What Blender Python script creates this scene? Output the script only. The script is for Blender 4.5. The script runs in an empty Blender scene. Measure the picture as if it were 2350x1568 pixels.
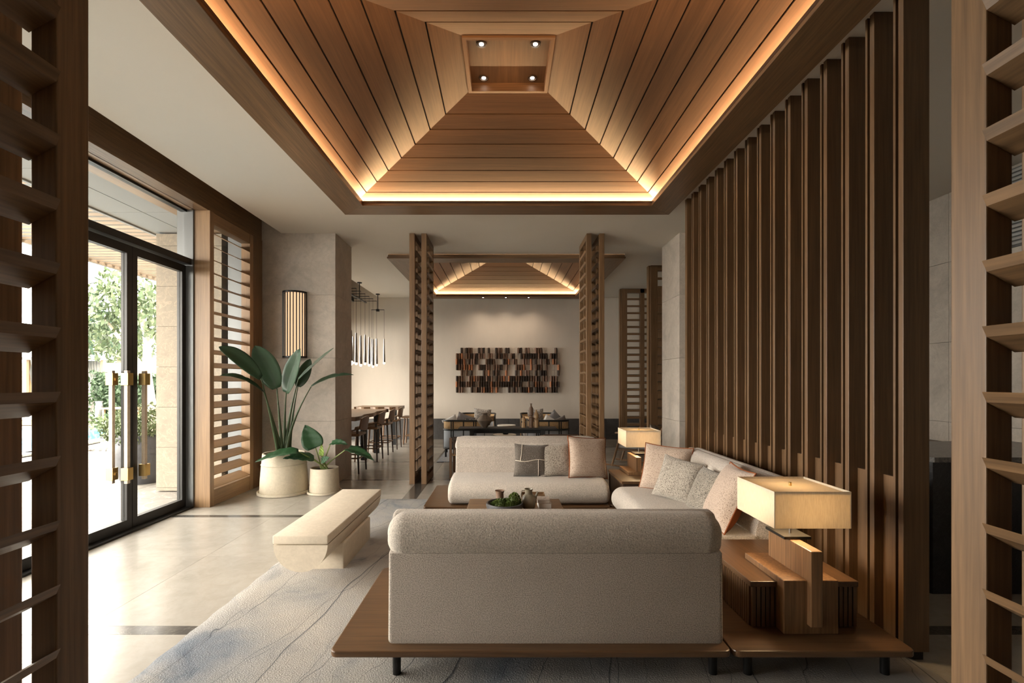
import bpy, math, random
from mathutils import Vector, Matrix, Euler
R = math.radians
rnd = random.Random(11)
scn = bpy.context.scene
col = scn.collection

# ------------------------------------------------------------------ camera, world, light, exposure
cam_d = bpy.data.cameras.new('camera'); cam = bpy.data.objects.new('camera', cam_d); col.objects.link(cam)
cam.location = (0, 0, 1.5); cam.rotation_euler = (R(90), 0, 0)
cam_d.sensor_width = 36; cam_d.lens = 36 * 1110 / 2350
cam_d.shift_x = 17 / 2350; cam_d.shift_y = 90 / 2350
cam_d.clip_start = .05; cam_d.clip_end = 300
scn.camera = cam

W = bpy.data.worlds.new('world'); scn.world = W; W.use_nodes = True
bg = W.node_tree.nodes['Background']
bg.inputs[0].default_value = (1.0, .945, .86, 1); bg.inputs[1].default_value = 15.0

sun_d = bpy.data.lights.new('sun', 'SUN'); sun = bpy.data.objects.new('sun', sun_d); col.objects.link(sun)
sun_d.energy = .5; sun_d.angle = R(12); sun_d.color = (1, .93, .82)
sun.rotation_euler = (R(48), 0, R(200)) 

def portal(loc, rot, sx, sy):
    d = bpy.data.lights.new('window_portal', 'AREA'); o = bpy.data.objects.new('window_portal', d); col.objects.link(o)
    d.shape = 'RECTANGLE'; d.size = sx; d.size_y = sy; o.location = loc; o.rotation_euler = rot
    d.cycles.is_portal = True
portal((-3.95, 4.0, 1.8), (0, R(-90), 0), 3.6, 6.0)
portal((-4.75, 10.4, 1.5), (0, R(-90), 0), 3.0, 2.6)

scn.view_settings.view_transform = 'Standard'; scn.view_settings.look = 'None'
scn.view_settings.gamma = 1; scn.view_settings.use_curve_mapping = False
scn.view_settings.exposure = 0.68
scn.cycles.use_denoising = True
try: scn.cycles.denoiser = 'OPENIMAGEDENOISE'
except Exception: pass
scn.cycles.max_bounces = 9; scn.cycles.diffuse_bounces = 5; scn.cycles.glossy_bounces = 4
scn.cycles.transparent_max_bounces = 12; scn.cycles.transmission_bounces = 4
scn.cycles.caustics_reflective = False; scn.cycles.caustics_refractive = False
scn.cycles.sample_clamp_indirect = 6

# ------------------------------------------------------------------ materials
def newmat(name):
    m = bpy.data.materials.new(name); m.use_nodes = True
    return m, m.node_tree, m.node_tree.nodes['Principled BSDF']
def coords(nt, scale, rot=(0,0,0), rand=0.0, kind='Object'):
    tc = nt.nodes.new('ShaderNodeTexCoord'); mp = nt.nodes.new('ShaderNodeMapping')
    mp.inputs['Scale'].default_value = scale; mp.inputs['Rotation'].default_value = rot
    nt.links.new(tc.outputs[kind], mp.inputs['Vector'])
    if rand:
        oi = nt.nodes.new('ShaderNodeObjectInfo'); ml = nt.nodes.new('ShaderNodeMath'); ml.operation = 'MULTIPLY'; ml.inputs[1].default_value = rand
        nt.links.new(oi.outputs['Random'], ml.inputs[0])
        ad = nt.nodes.new('ShaderNodeVectorMath'); ad.operation = 'ADD'
        nt.links.new(mp.outputs[0], ad.inputs[0]); nt.links.new(ml.outputs[0], ad.inputs[1])
        return ad.outputs[0]
    return mp.outputs[0]
def noise(nt, vec, scale=1, detail=4, rough=.55, dist=0):
    n = nt.nodes.new('ShaderNodeTexNoise'); n.inputs['Scale'].default_value = scale; n.inputs['Detail'].default_value = detail
    n.inputs['Roughness'].default_value = rough; n.inputs['Distortion'].default_value = dist
    nt.links.new(vec, n.inputs['Vector']); return n.outputs['Fac']
def ramp(nt, fac, stops):
    r = nt.nodes.new('ShaderNodeValToRGB'); e = r.color_ramp.elements
    while len(e) < len(stops): e.new(.5)
    for k, (p, c) in enumerate(stops): e[k].position = p; e[k].color = (*c, 1)
    nt.links.new(fac, r.inputs[0]); return r.outputs[0]
def mix(nt, a, b, f, mode='MIX'):
    m = nt.nodes.new('ShaderNodeMix'); m.data_type = 'RGBA'; m.blend_type = mode
    for i, v in ((6, a), (7, b)):
        if isinstance(v, tuple): m.inputs[i].default_value = (*v, 1)
        else: nt.links.new(v, m.inputs[i])
    if isinstance(f, (int, float)): m.inputs[0].default_value = f
    else: nt.links.new(f, m.inputs[0])
    return m.outputs[2]
def bump(nt, b, fac, strength, dist=.01):
    n = nt.nodes.new('ShaderNodeBump'); n.inputs['Strength'].default_value = strength; n.inputs['Distance'].default_value = dist
    nt.links.new(fac, n.inputs['Height']); nt.links.new(n.outputs[0], b.inputs['Normal'])
def mul(c, k): return tuple(min(1, v * k) for v in c)
def plain(name, c, rough=.5, metal=0, spec=.5):
    m, nt, b = newmat(name); b.inputs['Base Color'].default_value = (*c, 1); b.inputs['Roughness'].default_value = rough
    b.inputs['Metallic'].default_value = metal; b.inputs['Specular IOR Level'].default_value = spec
    return m
def wood(name, c, axis='z', rough=.42, contrast=.35, fine=70, rand=17.0):
    m, nt, b = newmat(name)
    sc = {'x': (.035, 1, 1), 'y': (1, .035, 1), 'z': (1, 1, .035)}[axis]
    v = coords(nt, sc, rand=rand)
    a = noise(nt, v, fine, 3, .6, .2); g = noise(nt, v, 9, 3, .5, .8)
    ca = ramp(nt, a, [(.3, mul(c, 1 - contrast)), (.7, mul(c, 1 + contrast * .6))])
    cg = ramp(nt, g, [(.25, (.78, .76, .74)), (.75, (1.12, 1.1, 1.08))])
    o = mix(nt, ca, cg, 1.0, 'MULTIPLY')
    nt.links.new(o, b.inputs['Base Color']); b.inputs['Roughness'].default_value = rough
    bump(nt, b, a, .12, .002)
    return m
WC = (.185, .107, .052)
WX, WY, WZ = (wood('walnut_' + a, WC, a) for a in 'xyz')
CC = (.138, .068, .031)
CX, CY = (wood('ceiling_oak_' + a, CC, a, rough=.45, contrast=.22) for a in 'xy')
OX, OY, OZ = (wood('window_oak_' + a, (.30, .185, .095), a, contrast=.2) for a in 'xyz')
WS = wood('slat_walnut', (.135, .075, .035), 'z', contrast=.3)
PX, PY, PZ = (wood('platform_wood_' + a, (.112, .060, .028), a, rough=.36, contrast=.3) for a in 'xyz')
LW = wood('lamp_wood', (.24, .13, .06), 'z', rough=.4, contrast=.4)
LO = wood('light_oak', (.42, .27, .14), 'z', contrast=.2)
DARKW = wood('dark_stained_wood', (.055, .032, .02), 'z', contrast=.3)
STW = wood('stool_wood', (.25, .145, .078), 'z', contrast=.25)
GAP = plain('shadow_gap', (.012, .009, .007), .9)

def plaster(name, c, sc=3.0, amt=.06, b_=.06):
    m, nt, b = newmat(name); v = coords(nt, (1, 1, .35))
    n = noise(nt, v, sc, 6, .65); f = noise(nt, v, sc * 14, 3, .6)
    o = ramp(nt, n, [(.25, mul(c, 1 - amt)), (.75, mul(c, 1 + amt))])
    nt.links.new(o, b.inputs['Base Color']); b.inputs['Roughness'].default_value = .85; bump(nt, b, f, b_, .01); return m
CEILM = plaster('ceiling_paint', (.70, .655, .585), 2, .015, .01)
WALLP = plaster('wall_plaster', (.66, .59, .505), 2.2, .05, .12)

def stone(name, c, rough=.6, scale=1.6, amt=.22, vein=(.35, .31, .27), rand=9.0, b_=.05):
    m, nt, b = newmat(name); v = coords(nt, (1, 1, 1), rot=(.3, .5, .2), rand=rand)
    n = noise(nt, v, scale, 8, .62, 1.4); f = noise(nt, v, scale * 9, 6, .7, .6); w = noise(nt, v, scale * 1.7, 5, .55, 3.2)
    o = ramp(nt, n, [(.28, mul(c, 1 - amt)), (.5, c), (.72, mul(c, 1 + amt * .7))])
    o = mix(nt, o, ramp(nt, f, [(.3, (.84, .83, .82)), (.65, (1.03, 1.03, 1.03))]), .8, 'MULTIPLY')
    vf = ramp(nt, w, [(.475, (0, 0, 0)), (.5, (.35, .35, .35)), (.525, (0, 0, 0))])
    o = mix(nt, o, vein, vf)
    nt.links.new(o, b.inputs['Base Color']); b.inputs['Roughness'].default_value = rough; bump(nt, b, f, b_, .01); return m
COLS = stone('column_stone', (.50, .445, .385))
SAND = stone('outdoor_sandstone', (.23, .195, .15), .8, 2.2, .12, (.45, .36, .25))
FLOORM = stone('floor_marble', (.37, .342, .30), .24, .9, .14, (.38, .34, .30), b_=.0)
FLOORM.node_tree.nodes['Principled BSDF'].inputs['Specular IOR Level'].default_value = .35
BANDM = stone('band_marble', (.085, .078, .07), .2, 3, .3, (.25, .23, .2), b_=.0)
DADO = stone('dado_stone', (.075, .07, .068), .55, 3, .35, (.12, .11, .11))
PAVE = stone('patio_stone', (.16, .148, .13), .6, 1.0, .08, (.5, .46, .4))
BENCHM = stone('bench_limestone', (.62, .54, .425), .75, 3.5, .05, (.55, .48, .38))
BLACKS = stone('black_stone', (.018, .018, .02), .35, 4, .5, (.06, .06, .06), b_=.4)

def fabric(name, c, sc=260, bs=.5, speck=None, sth=.5, rough=.95, amt=.12, sheen=.25):
    m, nt, b = newmat(name); v = coords(nt, (1, 1, 1))
    n = noise(nt, v, sc, 3, .7); big = noise(nt, v, 5, 3, .5)
    o = ramp(nt, n, [(.3, mul(c, 1 - amt)), (.7, mul(c, 1 + amt))])
    if speck:
        s = noise(nt, v, sc * .55, 2, .6, .4)
        o = mix(nt, o, speck, ramp(nt, s, [(sth, (0, 0, 0)), (sth + .05, (1, 1, 1))]))
    o = mix(nt, o, ramp(nt, big, [(.3, (.95, .95, .95)), (.7, (1.03, 1.03, 1.03))]), 1.0, 'MULTIPLY')
    nt.links.new(o, b.inputs['Base Color']); b.inputs['Roughness'].default_value = rough
    b.inputs['Sheen Weight'].default_value = sheen; b.inputs['Specular IOR Level'].default_value = .15
    bump(nt, b, n, bs, .006); return m
BOUC = fabric('cream_boucle', (.50, .445, .385), 125, 1.0, amt=.34)
BOUCW = fabric('cream_boucle_woven', (.46, .40, .345), 190, 1.0, amt=.55)
PIL_D = fabric('charcoal_weave', (.085, .07, .058), 330, .5, speck=(.19, .165, .14), sth=.56)
PIL_S = fabric('speckled_weave', (.44, .39, .33), 300, .6, speck=(.10, .085, .07), sth=.53)
PIL_S2 = fabric('dark_speckled_weave', (.33, .29, .24), 300, .6, speck=(.07, .06, .05), sth=.5)
PIL_P = fabric('pink_speckled_weave', (.50, .39, .31), 300, .6, speck=(.20, .135, .10), sth=.56)
RUST = fabric('rust_leather', (.23, .07, .025), 200, .1, amt=.1, rough=.6, sheen=0)
CREAMF = fabric('cream_line', (.62, .54, .44), 200, .1)
GREYF = fabric('grey_linen', (.20, .19, .19), 200, .3)
WHITEF = fabric('white_linen', (.58, .56, .54), 200, .3)
BLUEF = fabric('pale_blue_upholstery', (.36, .385, .42), 200, .3)
CURT = fabric('white_curtain', (.34, .32, .29), 60, .1)

POT = stone('cream_terrazzo_pot', (.66, .59, .46), .7, 4, .05, (.6, .54, .43))
def leafm(name, c, c2, vein=True, tr=.15):
    m, nt, b = newmat(name); uv = nt.nodes.new('ShaderNodeTexCoord')
    mp = nt.nodes.new('ShaderNodeMapping'); nt.links.new(uv.outputs['UV'], mp.inputs[0]); mp.inputs['Scale'].default_value = (1, 1, 1)
    w = nt.nodes.new('ShaderNodeTexWave'); w.wave_type = 'BANDS'; w.bands_direction = 'Y'; w.inputs['Scale'].default_value = 9; w.inputs['Distortion'].default_value = .6; w.inputs['Detail'].default_value = 2
    nt.links.new(mp.outputs[0], w.inputs['Vector'])
    o = ramp(nt, w.outputs['Fac'], [(0, mul(c, .75)), (1, mul(c2, 1.25))])
    nt.links.new(o, b.inputs['Base Color']); b.inputs['Roughness'].default_value = .32
    if vein: bump(nt, b, w.outputs['Fac'], .35, .01)
    return m
LEAF = leafm('strelitzia_leaf', (.022, .060, .030), (.040, .095, .045))
LEAF2 = leafm('alocasia_leaf', (.015, .060, .022), (.028, .10, .035), tr=.1)
LEAFY = leafm('young_leaf', (.28, .42, .08), (.35, .5, .12))
STEM = plain('leaf_stem', (.045, .075, .028), .5)
STEM2 = plain('pale_leaf_stem', (.20, .25, .08), .5)
SOIL = plain('bark_soil', (.05, .028, .018), .95)
def foliage(name, a, b2):
    m, nt, b = newmat(name); v = coords(nt, (1, 1, 1)); n = noise(nt, v, 6, 3)
    o = ramp(nt, n, [(.3, a), (.7, b2)]); nt.links.new(o, b.inputs['Base Color']); b.inputs['Roughness'].default_value = .6; return m
FOL_T = foliage('tree_foliage', (.04, .065, .025), (.10, .13, .055))
FOL_H = foliage('hedge_foliage', (.02, .04, .018), (.045, .08, .03))
FOL_S = foliage('shrub_foliage', (.05, .08, .025), (.13, .16, .07))
BARK = plain('pale_bark', (.42, .32, .23), .9)

DM = plain('dark_bronze_metal', (.035, .034, .033), .42, .6)
GM = plain('grey_metal', (.16, .165, .165), .45, .5)
BLACKM = plain('black_metal', (.012, .012, .012), .4, .4)
BRASS = plain('brushed_brass', (.55, .38, .15), .35, 1)
ROD = stone('travertine_rod', (.60, .50, .38), .5, 12, .15)
CHROME = plain('chrome', (.38, .36, .34), .28, 1)
CLAYD = stone('dark_clay', (.05, .05, .055), .5, 14, .4, (.1, .1, .1))
CLAYG = stone('olive_glazed_clay', (.17, .145, .10), .35, 10, .25, (.12, .1, .07))
CLAYB = stone('brown_clay', (.15, .085, .05), .55, 10, .3)
TAUPE = stone('taupe_clay', (.24, .19, .145), .75, 10, .1)
PAPER = plain('paper', (.55, .52, .49), .8)
COVER = stone('printed_book_cover', (.35, .30, .26), .5, 20, .6, (.05, .05, .05))
BLACKP = plain('black_paint', (.012, .012, .012), .5)
WATER = plain('pool_water', (.05, .19, .30), .06)
PEB = plain('pebble_grey', (.22, .20, .18), .8)
SOFFIT = plaster('outdoor_soffit', (.36, .355, .34), 1.5, .03, .01)
PERG = wood('pergola_timber', (.22, .17, .12), 'x', contrast=.15)
GWALL = plaster('garden_wall', (.34, .31, .27), 2, .03, .03)

def emis(name, c, s):
    m = bpy.data.materials.new(name); m.use_nodes = True; nt = m.node_tree; nt.nodes.clear()
    e = nt.nodes.new('ShaderNodeEmission'); e.inputs[0].default_value = (*c, 1); e.inputs[1].default_value = s
    o = nt.nodes.new('ShaderNodeOutputMaterial'); nt.links.new(e.outputs[0], o.inputs[0]); return m
E_DOWN = emis('downlight_lens', (1, .88, .72), 12)
E_BULB = emis('pendant_bulb', (1, .75, .48), 7)
E_SCON = emis('sconce_diffuser', (1, .60, .34), .75)

m = bpy.data.materials.new('clear_glass'); m.use_nodes = True; nt = m.node_tree; nt.nodes.clear()
t = nt.nodes.new('ShaderNodeBsdfTransparent'); t.inputs[0].default_value = (.95, .95, .94, 1)
g = nt.nodes.new('ShaderNodeBsdfGlossy'); g.inputs['Roughness'].default_value = .02
mx = nt.nodes.new('ShaderNodeMixShader'); fr = nt.nodes.new('ShaderNodeLayerWeight'); fr.inputs[0].default_value = .12
mm = nt.nodes.new('ShaderNodeMath'); mm.operation = 'MULTIPLY'; mm.inputs[1].default_value = .45
nt.links.new(fr.outputs['Fresnel'], mm.inputs[0]); nt.links.new(mm.outputs[0], mx.inputs[0])
nt.links.new(t.outputs[0], mx.inputs[1]); nt.links.new(g.outputs[0], mx.inputs[2])
o_ = nt.nodes.new('ShaderNodeOutputMaterial'); nt.links.new(mx.outputs[0], o_.inputs[0]); GLASS = m

def shade_mat():
    m = bpy.data.materials.new('linen_shade'); m.use_nodes = True; nt = m.node_tree; nt.nodes.clear()
    v = coords(nt, (40, 40, 3)); n = noise(nt, v, 9, 3, .6)
    c = ramp(nt, n, [(.3, (.66, .58, .45)), (.7, (.80, .72, .58))])
    d = nt.nodes.new('ShaderNodeBsdfDiffuse'); tr = nt.nodes.new('ShaderNodeBsdfTranslucent')
    nt.links.new(c, d.inputs[0]); nt.links.new(c, tr.inputs[0])
    mx = nt.nodes.new('ShaderNodeMixShader'); mx.inputs[0].default_value = .33
    nt.links.new(d.outputs[0], mx.inputs[1]); nt.links.new(tr.outputs[0], mx.inputs[2])
    o = nt.nodes.new('ShaderNodeOutputMaterial'); nt.links.new(mx.outputs[0], o.inputs[0]); return m
SHADE = shade_mat()

def rug_mat():
    m, nt, b = newmat('rug_pile'); v = coords(nt, (1, 1, 1))
    n1 = noise(nt, coords(nt, (1, .8, 1), rot=(0, 0, .7)), .55, 5, .6, 1.2)
    n2 = noise(nt, v, 2.1, 7, .68, .8); f = noise(nt, v, 120, 2, .7)
    base = ramp(nt, n1, [(.36, (.20, .215, .24)), (.44, (.31, .30, .29)), (.62, (.375, .345, .31))])
    o = mix(nt, base, ramp(nt, n2, [(.30, (.50, .56, .64)), (.45, (.95, .96, .97)), (.75, (1.12, 1.09, 1.05))]), .9, 'MULTIPLY')
    for sc_, di, w_ in ((.42, 5.0, .0045), (.75, 8.0, .004), (1.1, 9.0, .003)):
        w = nt.nodes.new('ShaderNodeTexWave'); w.wave_type = 'BANDS'; w.bands_direction = 'X'; w.wave_profile = 'SAW'
        w.inputs['Scale'].default_value = sc_; w.inputs['Distortion'].default_value = di; w.inputs['Detail'].default_value = 4.5; w.inputs['Detail Scale'].default_value = 1.0; w.inputs['Detail Roughness'].default_value = .5
        nt.links.new(coords(nt, (1, .42, 1), rot=(0, 0, .3 + sc_ * .3)), w.inputs['Vector'])
        lines = ramp(nt, w.outputs['Fac'], [(0.0, (.8, .8, .8)), (w_, (.8, .8, .8)), (w_ * 3.2, (0, 0, 0))])
        o = mix(nt, o, (.06, .065, .08), lines)
    nt.links.new(o, b.inputs['Base Color']); b.inputs['Roughness'].default_value = 1; b.inputs['Specular IOR Level'].default_value = .1
    ad = nt.nodes.new('ShaderNodeMath'); ad.operation = 'ADD'; nt.links.new(f, ad.inputs[0]); nt.links.new(n2, ad.inputs[1])
    bump(nt, b, ad.outputs[0], .5, .012); return m
RUG = rug_mat()
CANE = fabric('woven_cane', (.50, .33, .17), 160, .4, speck=(.2, .12, .06), sth=.6)
MOSS = foliage('moss', (.035, .06, .01), (.13, .17, .03))

# ------------------------------------------------------------------ mesh helpers
class MB:
    def __init__(s): s.v = []; s.f = []; s.uv = None
    def add(s, vs, fs):
        n = len(s.v); s.v += [tuple(p) for p in vs]; s.f += [tuple(i + n for i in f) for f in fs]; return s
    def box(s, x0, x1, y0, y1, z0, z1, M=None):
        vs = [Vector(p) for p in ((x0,y0,z0),(x1,y0,z0),(x1,y1,z0),(x0,y1,z0),(x0,y0,z1),(x1,y0,z1),(x1,y1,z1),(x0,y1,z1))]
        if M is not None: vs = [M @ p for p in vs]
        return s.add(vs, [(0,3,2,1),(4,5,6,7),(0,1,5,4),(1,2,6,5),(2,3,7,6),(3,0,4,7)])
    def prism(s, pts, a0, a1, axis='x'):
        f = {'x': lambda a, p: (a, p[0], p[1]), 'y': lambda a, p: (p[0], a, p[1]), 'z': lambda a, p: (p[0], p[1], a)}[axis]
        n = len(pts); vs = [f(a0, p) for p in pts] + [f(a1, p) for p in pts]
        return s.add(vs, [tuple(range(n - 1, -1, -1)), tuple(range(n, 2 * n))] + [(i, (i + 1) % n, n + (i + 1) % n, n + i) for i in range(n)])
    def tube(s, pts, r, n=8, cap=True):
        pts = [Vector(p) for p in pts]; rs = r if isinstance(r, (list, tuple)) else [r] * len(pts)
        vs = []; up = None
        for i, p in enumerate(pts):
            d = (pts[min(i + 1, len(pts) - 1)] - pts[max(i - 1, 0)]).normalized()
            if up is None: up = Vector((0, 0, 1)) if abs(d.z) < .9 else Vector((1, 0, 0))
            a = d.cross(up).normalized(); b = a.cross(d).normalized(); up = b
            for k in range(n):
                t = 2 * math.pi * k / n; vs.append(p + a * math.cos(t) * rs[i] + b * math.sin(t) * rs[i])
        fs = [(i*n+k, i*n+(k+1)%n, (i+1)*n+(k+1)%n, (i+1)*n+k) for i in range(len(pts)-1) for k in range(n)]
        if cap: fs += [tuple(range(n-1, -1, -1)), tuple(range((len(pts)-1)*n, len(pts)*n))]
        return s.add(vs, fs)
    def lathe(s, prof, cx=0, cy=0, z=0, n=32):
        vs = []; fs = []
        for r, h in prof:
            for k in range(n):
                t = 2 * math.pi * k / n; vs.append((cx + r * math.cos(t), cy + r * math.sin(t), z + h))
        m_ = len(prof)
        for i in range(m_ - 1):
            for k in range(n): fs.append((i*n+k, i*n+(k+1)%n, (i+1)*n+(k+1)%n, (i+1)*n+k))
        if prof[0][0] > 1e-4: fs.append(tuple(range(n-1, -1, -1)))
        if prof[-1][0] > 1e-4: fs.append(tuple(range((m_-1)*n, m_*n)))
        return s.add(vs, fs)
    def rbox(s, x0, x1, y0, y1, z0, z1, r=.01, n=3, M=None):
        """box with rounded edges"""
        r = min(r, (x1-x0)/2*.999, (y1-y0)/2*.999, (z1-z0)/2*.999)
        def ticks(a, b):
            l = [a + r - r * math.cos(math.pi/2*i/n) if False else a + r * (1 - math.cos(math.pi/2*(1 - i/n))) for i in range(n)]
            l = [a + r * (i / n) for i in range(n)] + [a + r]
            return l + [b - (t - a) for t in reversed(l)]
        X, Y, Z = ticks(x0, x1), ticks(y0, y1), ticks(z0, z1)
        idx = {}; vs = []; fs = []
        def V(i, j, k):
            if (i, j, k) not in idx:
                p = Vector((X[i], Y[j], Z[k])); c = Vector((min(max(p.x, x0+r), x1-r), min(max(p.y, y0+r), y1-r), min(max(p.z, z0+r), z1-r)))
                d = p - c
                if d.length > 1e-9: 
                    mxc = max(abs(d.x), abs(d.y), abs(d.z)); p = c + d.normalized() * mxc if d.length > 0 else p
                if M is not None: p = M @ p
                idx[(i, j, k)] = len(vs); vs.append(p)
            return idx[(i, j, k)]
        a, b, c = len(X)-1, len(Y)-1, len(Z)-1
        for i in range(a):
            for j in range(b): fs.append((V(i,j,0),V(i,j+1,0),V(i+1,j+1,0),V(i+1,j,0))); fs.append((V(i,j,c),V(i+1,j,c),V(i+1,j+1,c),V(i,j+1,c)))
            for k in range(c): fs.append((V(i,0,k),V(i+1,0,k),V(i+1,0,k+1),V(i,0,k+1))); fs.append((V(i,b,k),V(i,b,k+1),V(i+1,b,k+1),V(i+1,b,k)))
        for j in range(b):
            for k in range(c): fs.append((V(0,j,k),V(0,j,k+1),V(0,j+1,k+1),V(0,j+1,k))); fs.append((V(a,j,k),V(a,j+1,k),V(a,j+1,k+1),V(a,j,k+1)))
        return s.add(vs, fs)
    def softx(s, prof, x0, x1, r, n=6):
        """a closed (y,z) profile swept along x, its two ends rounded off by r"""
        cy = sum(p[0] for p in prof) / len(prof); cz = sum(p[1] for p in prof) / len(prof)
        sl = []
        for i in range(n + 1):
            t = math.pi / 2 * i / n; sl.append((x0 + r * (1 - math.sin(t)) if False else x0 + r * (1 - math.cos(math.pi/2 - t)) , 0)) if False else None
        sl = [(x0 + r * (1 - math.cos(math.pi/2*i/n)), r * (1 - math.sin(math.pi/2*i/n))) for i in range(n + 1)]
        sl += [(x1 - (a - x0), b) for a, b in reversed(sl)]
        N = len(prof); vs = []
        for x, ins in sl:
            for (y, z) in prof:
                d = math.hypot(y - cy, z - cz); k = max(0, 1 - ins / max(d, 1e-6)); vs.append((x, cy + (y - cy) * k, cz + (z - cz) * k))
        fs = [(i*N+k, i*N+(k+1)%N, (i+1)*N+(k+1)%N, (i+1)*N+k) for i in range(len(sl)-1) for k in range(N)]
        fs += [tuple(range(N-1, -1, -1)), tuple(range((len(sl)-1)*N, len(sl)*N))]
        return s.add(vs, fs)
    def mesh(s, name, mat, smooth=False, uv=None):
        me = bpy.data.meshes.new(name); me.from_pydata(s.v, [], s.f); me.materials.append(mat)
        me.validate(); me.update()
        if smooth:
            me.shade_smooth()
            try: me.set_sharp_from_angle(angle=R(38))
            except Exception: pass
        return me
def link(o, parent=None):
    col.objects.link(o)
    if parent is not None: o.parent = parent
    return o
def tag(o, label=None, cat=None, group=None, kind=None):
    if label: o['label'] = label
    if cat: o['category'] = cat
    if group: o['group'] = group
    if kind: o['kind'] = kind
    return o
def part(name, mb, mat, parent=None, smooth=False, bevel=0, label=None, kind=None):
    """one mesh object; vertices are in the parent's own space (world space at top level)"""
    me = mb.mesh(name, mat, smooth); o = bpy.data.objects.new(name, me); link(o, parent)
    if bevel:
        b = o.modifiers.new('bevel', 'BEVEL'); b.width = bevel; b.segments = 2; b.limit_method = 'ANGLE'
    if label: o['label'] = label
    if kind: o['kind'] = kind
    return o
def empty(name, loc=(0,0,0), rz=0, label=None, cat=None, group=None, kind=None):
    o = bpy.data.objects.new(name, None); o.location = loc; o.rotation_euler = (0, 0, rz); o.empty_display_size = .1
    link(o); return tag(o, label, cat, group, kind)
def solo(name, mb, mat, label, cat, group=None, smooth=False, loc=(0,0,0), rot=(0,0,0), bevel=0, kind=None):
    o = part(name, mb, mat, None, smooth, bevel); o.location = loc; o.rotation_euler = rot
    return tag(o, label, cat, group, kind)
def struct(name, mb, mat, smooth=False, bevel=0):
    return tag(part(name, mb, mat, None, smooth, bevel), kind='structure')
def copy_tree(o, parent=None):
    c = o.copy(); link(c, parent)
    for ch in list(o.children): copy_tree(ch, c)
    return c
def dup(root, loc, rz=0, label=None):
    c = copy_tree(root); c.location = loc; c.rotation_euler = (0, 0, rz)
    if label: c['label'] = label
    return c
def box(*a): return MB().box(*a)
def area(loc, rot, sx, sy, e, c, name='area_light', spread=None):
    d = bpy.data.lights.new(name, 'AREA'); o = bpy.data.objects.new(name, d); link(o); d.shape = 'RECTANGLE'; d.size = sx; d.size_y = sy
    d.energy = e; d.color = c; o.location = loc; o.rotation_euler = rot
    if spread: d.spread = spread
    return o
def spot(loc, target, e, c, size=60, blend=.8, rad=.03):
    d = bpy.data.lights.new('spot_light', 'SPOT'); o = bpy.data.objects.new('spot_light', d); link(o)
    d.energy = e; d.color = c; d.spot_size = R(size); d.spot_blend = blend; d.shadow_soft_size = rad; o.location = loc
    o.rotation_euler = (Vector(target) - Vector(loc)).to_track_quat('-Z', 'Y').to_euler(); return o

WARM = (1.0, .62, .30)
CEIL = 3.635; XC = .03
# ------------------------------------------------------------------ floor
fl = struct('floor', box(-3.85, 5.1, -5, 12.45, -.14, -.016), GAP)
ys = [-5, -3.4, -1.8, -.2, 1.4, 2.856]
rows = [(-5 + 1.3093*i, -5 + 1.3093*(i+1)) for i in range(6)]
rows[-1] = (rows[-1][0], 2.856)
rows += [(2.957, 4.13), (4.13, 5.31)]
rows += [(5.40, 6.36), (6.36, 7.27)]
rows += [(7.34, 8.10), (8.10, 8.90), (8.96, 9.9), (9.9, 10.9), (10.96, 11.7), (11.7, 12.45)]
bands = [(2.856, 2.957), (5.31, 5.40), (7.27, 7.34), (8.90, 8.96), (10.90, 10.96)]
xs = [-3.85, -2.55, -1.30, -1.12, 0.05, 1.18, 1.36, 2.6, 3.85, 5.1]
J = .0012
for (y0, y1) in rows:
    for i in range(len(xs) - 1):
        a, b = xs[i], xs[i+1]
        if b - a < .2:   # the dark strips running in line with the lattice screens
            part('floor_band', box(a + J, b - J, y0 + J, y1 - J, -.02, 0), BANDM if y0 > 5 or y1 < 2.9 else FLOORM, fl); continue
        part('floor_tile', box(a + J, b - J, y0 + J, y1 - J, -.02, 0), FLOORM, fl)
for (y0, y1) in bands:
    for i in range(len(xs) - 1): part('floor_band', box(xs[i] + (J if i else 0), xs[i+1] - J, y0 + J, y1 - J, -.02, 0), BANDM, fl)

# ------------------------------------------------------------------ ceiling with two square openings
H1, H2 = 3.995, 10.15
c = MB()
def slab(x0, x1, y0, y1): c.box(x0, x1, y0, y1, CEIL, CEIL + .12)
slab(-3.23, XC - 2.0, -5, 12.45); slab(XC + 2.0, 5.1, -5, 12.45)
slab(XC - 2.0, XC + 2.0, -5, H1 - 2.0); slab(XC - 2.0, XC + 2.0, H1 + 2.0, H2 - 2.0); slab(XC - 2.0, XC + 2.0, H2 + 2.0, 12.45)
struct('ceiling', c, CEILM)
struct('ceiling_slot', box(-4.9, -3.23, -5, 12.45, 4.12, 4.2), CEILM)
struct('trim_1', box(-3.23, -3.18, -5, 12.45, CEIL + .12, 4.15), CEILM)

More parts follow.
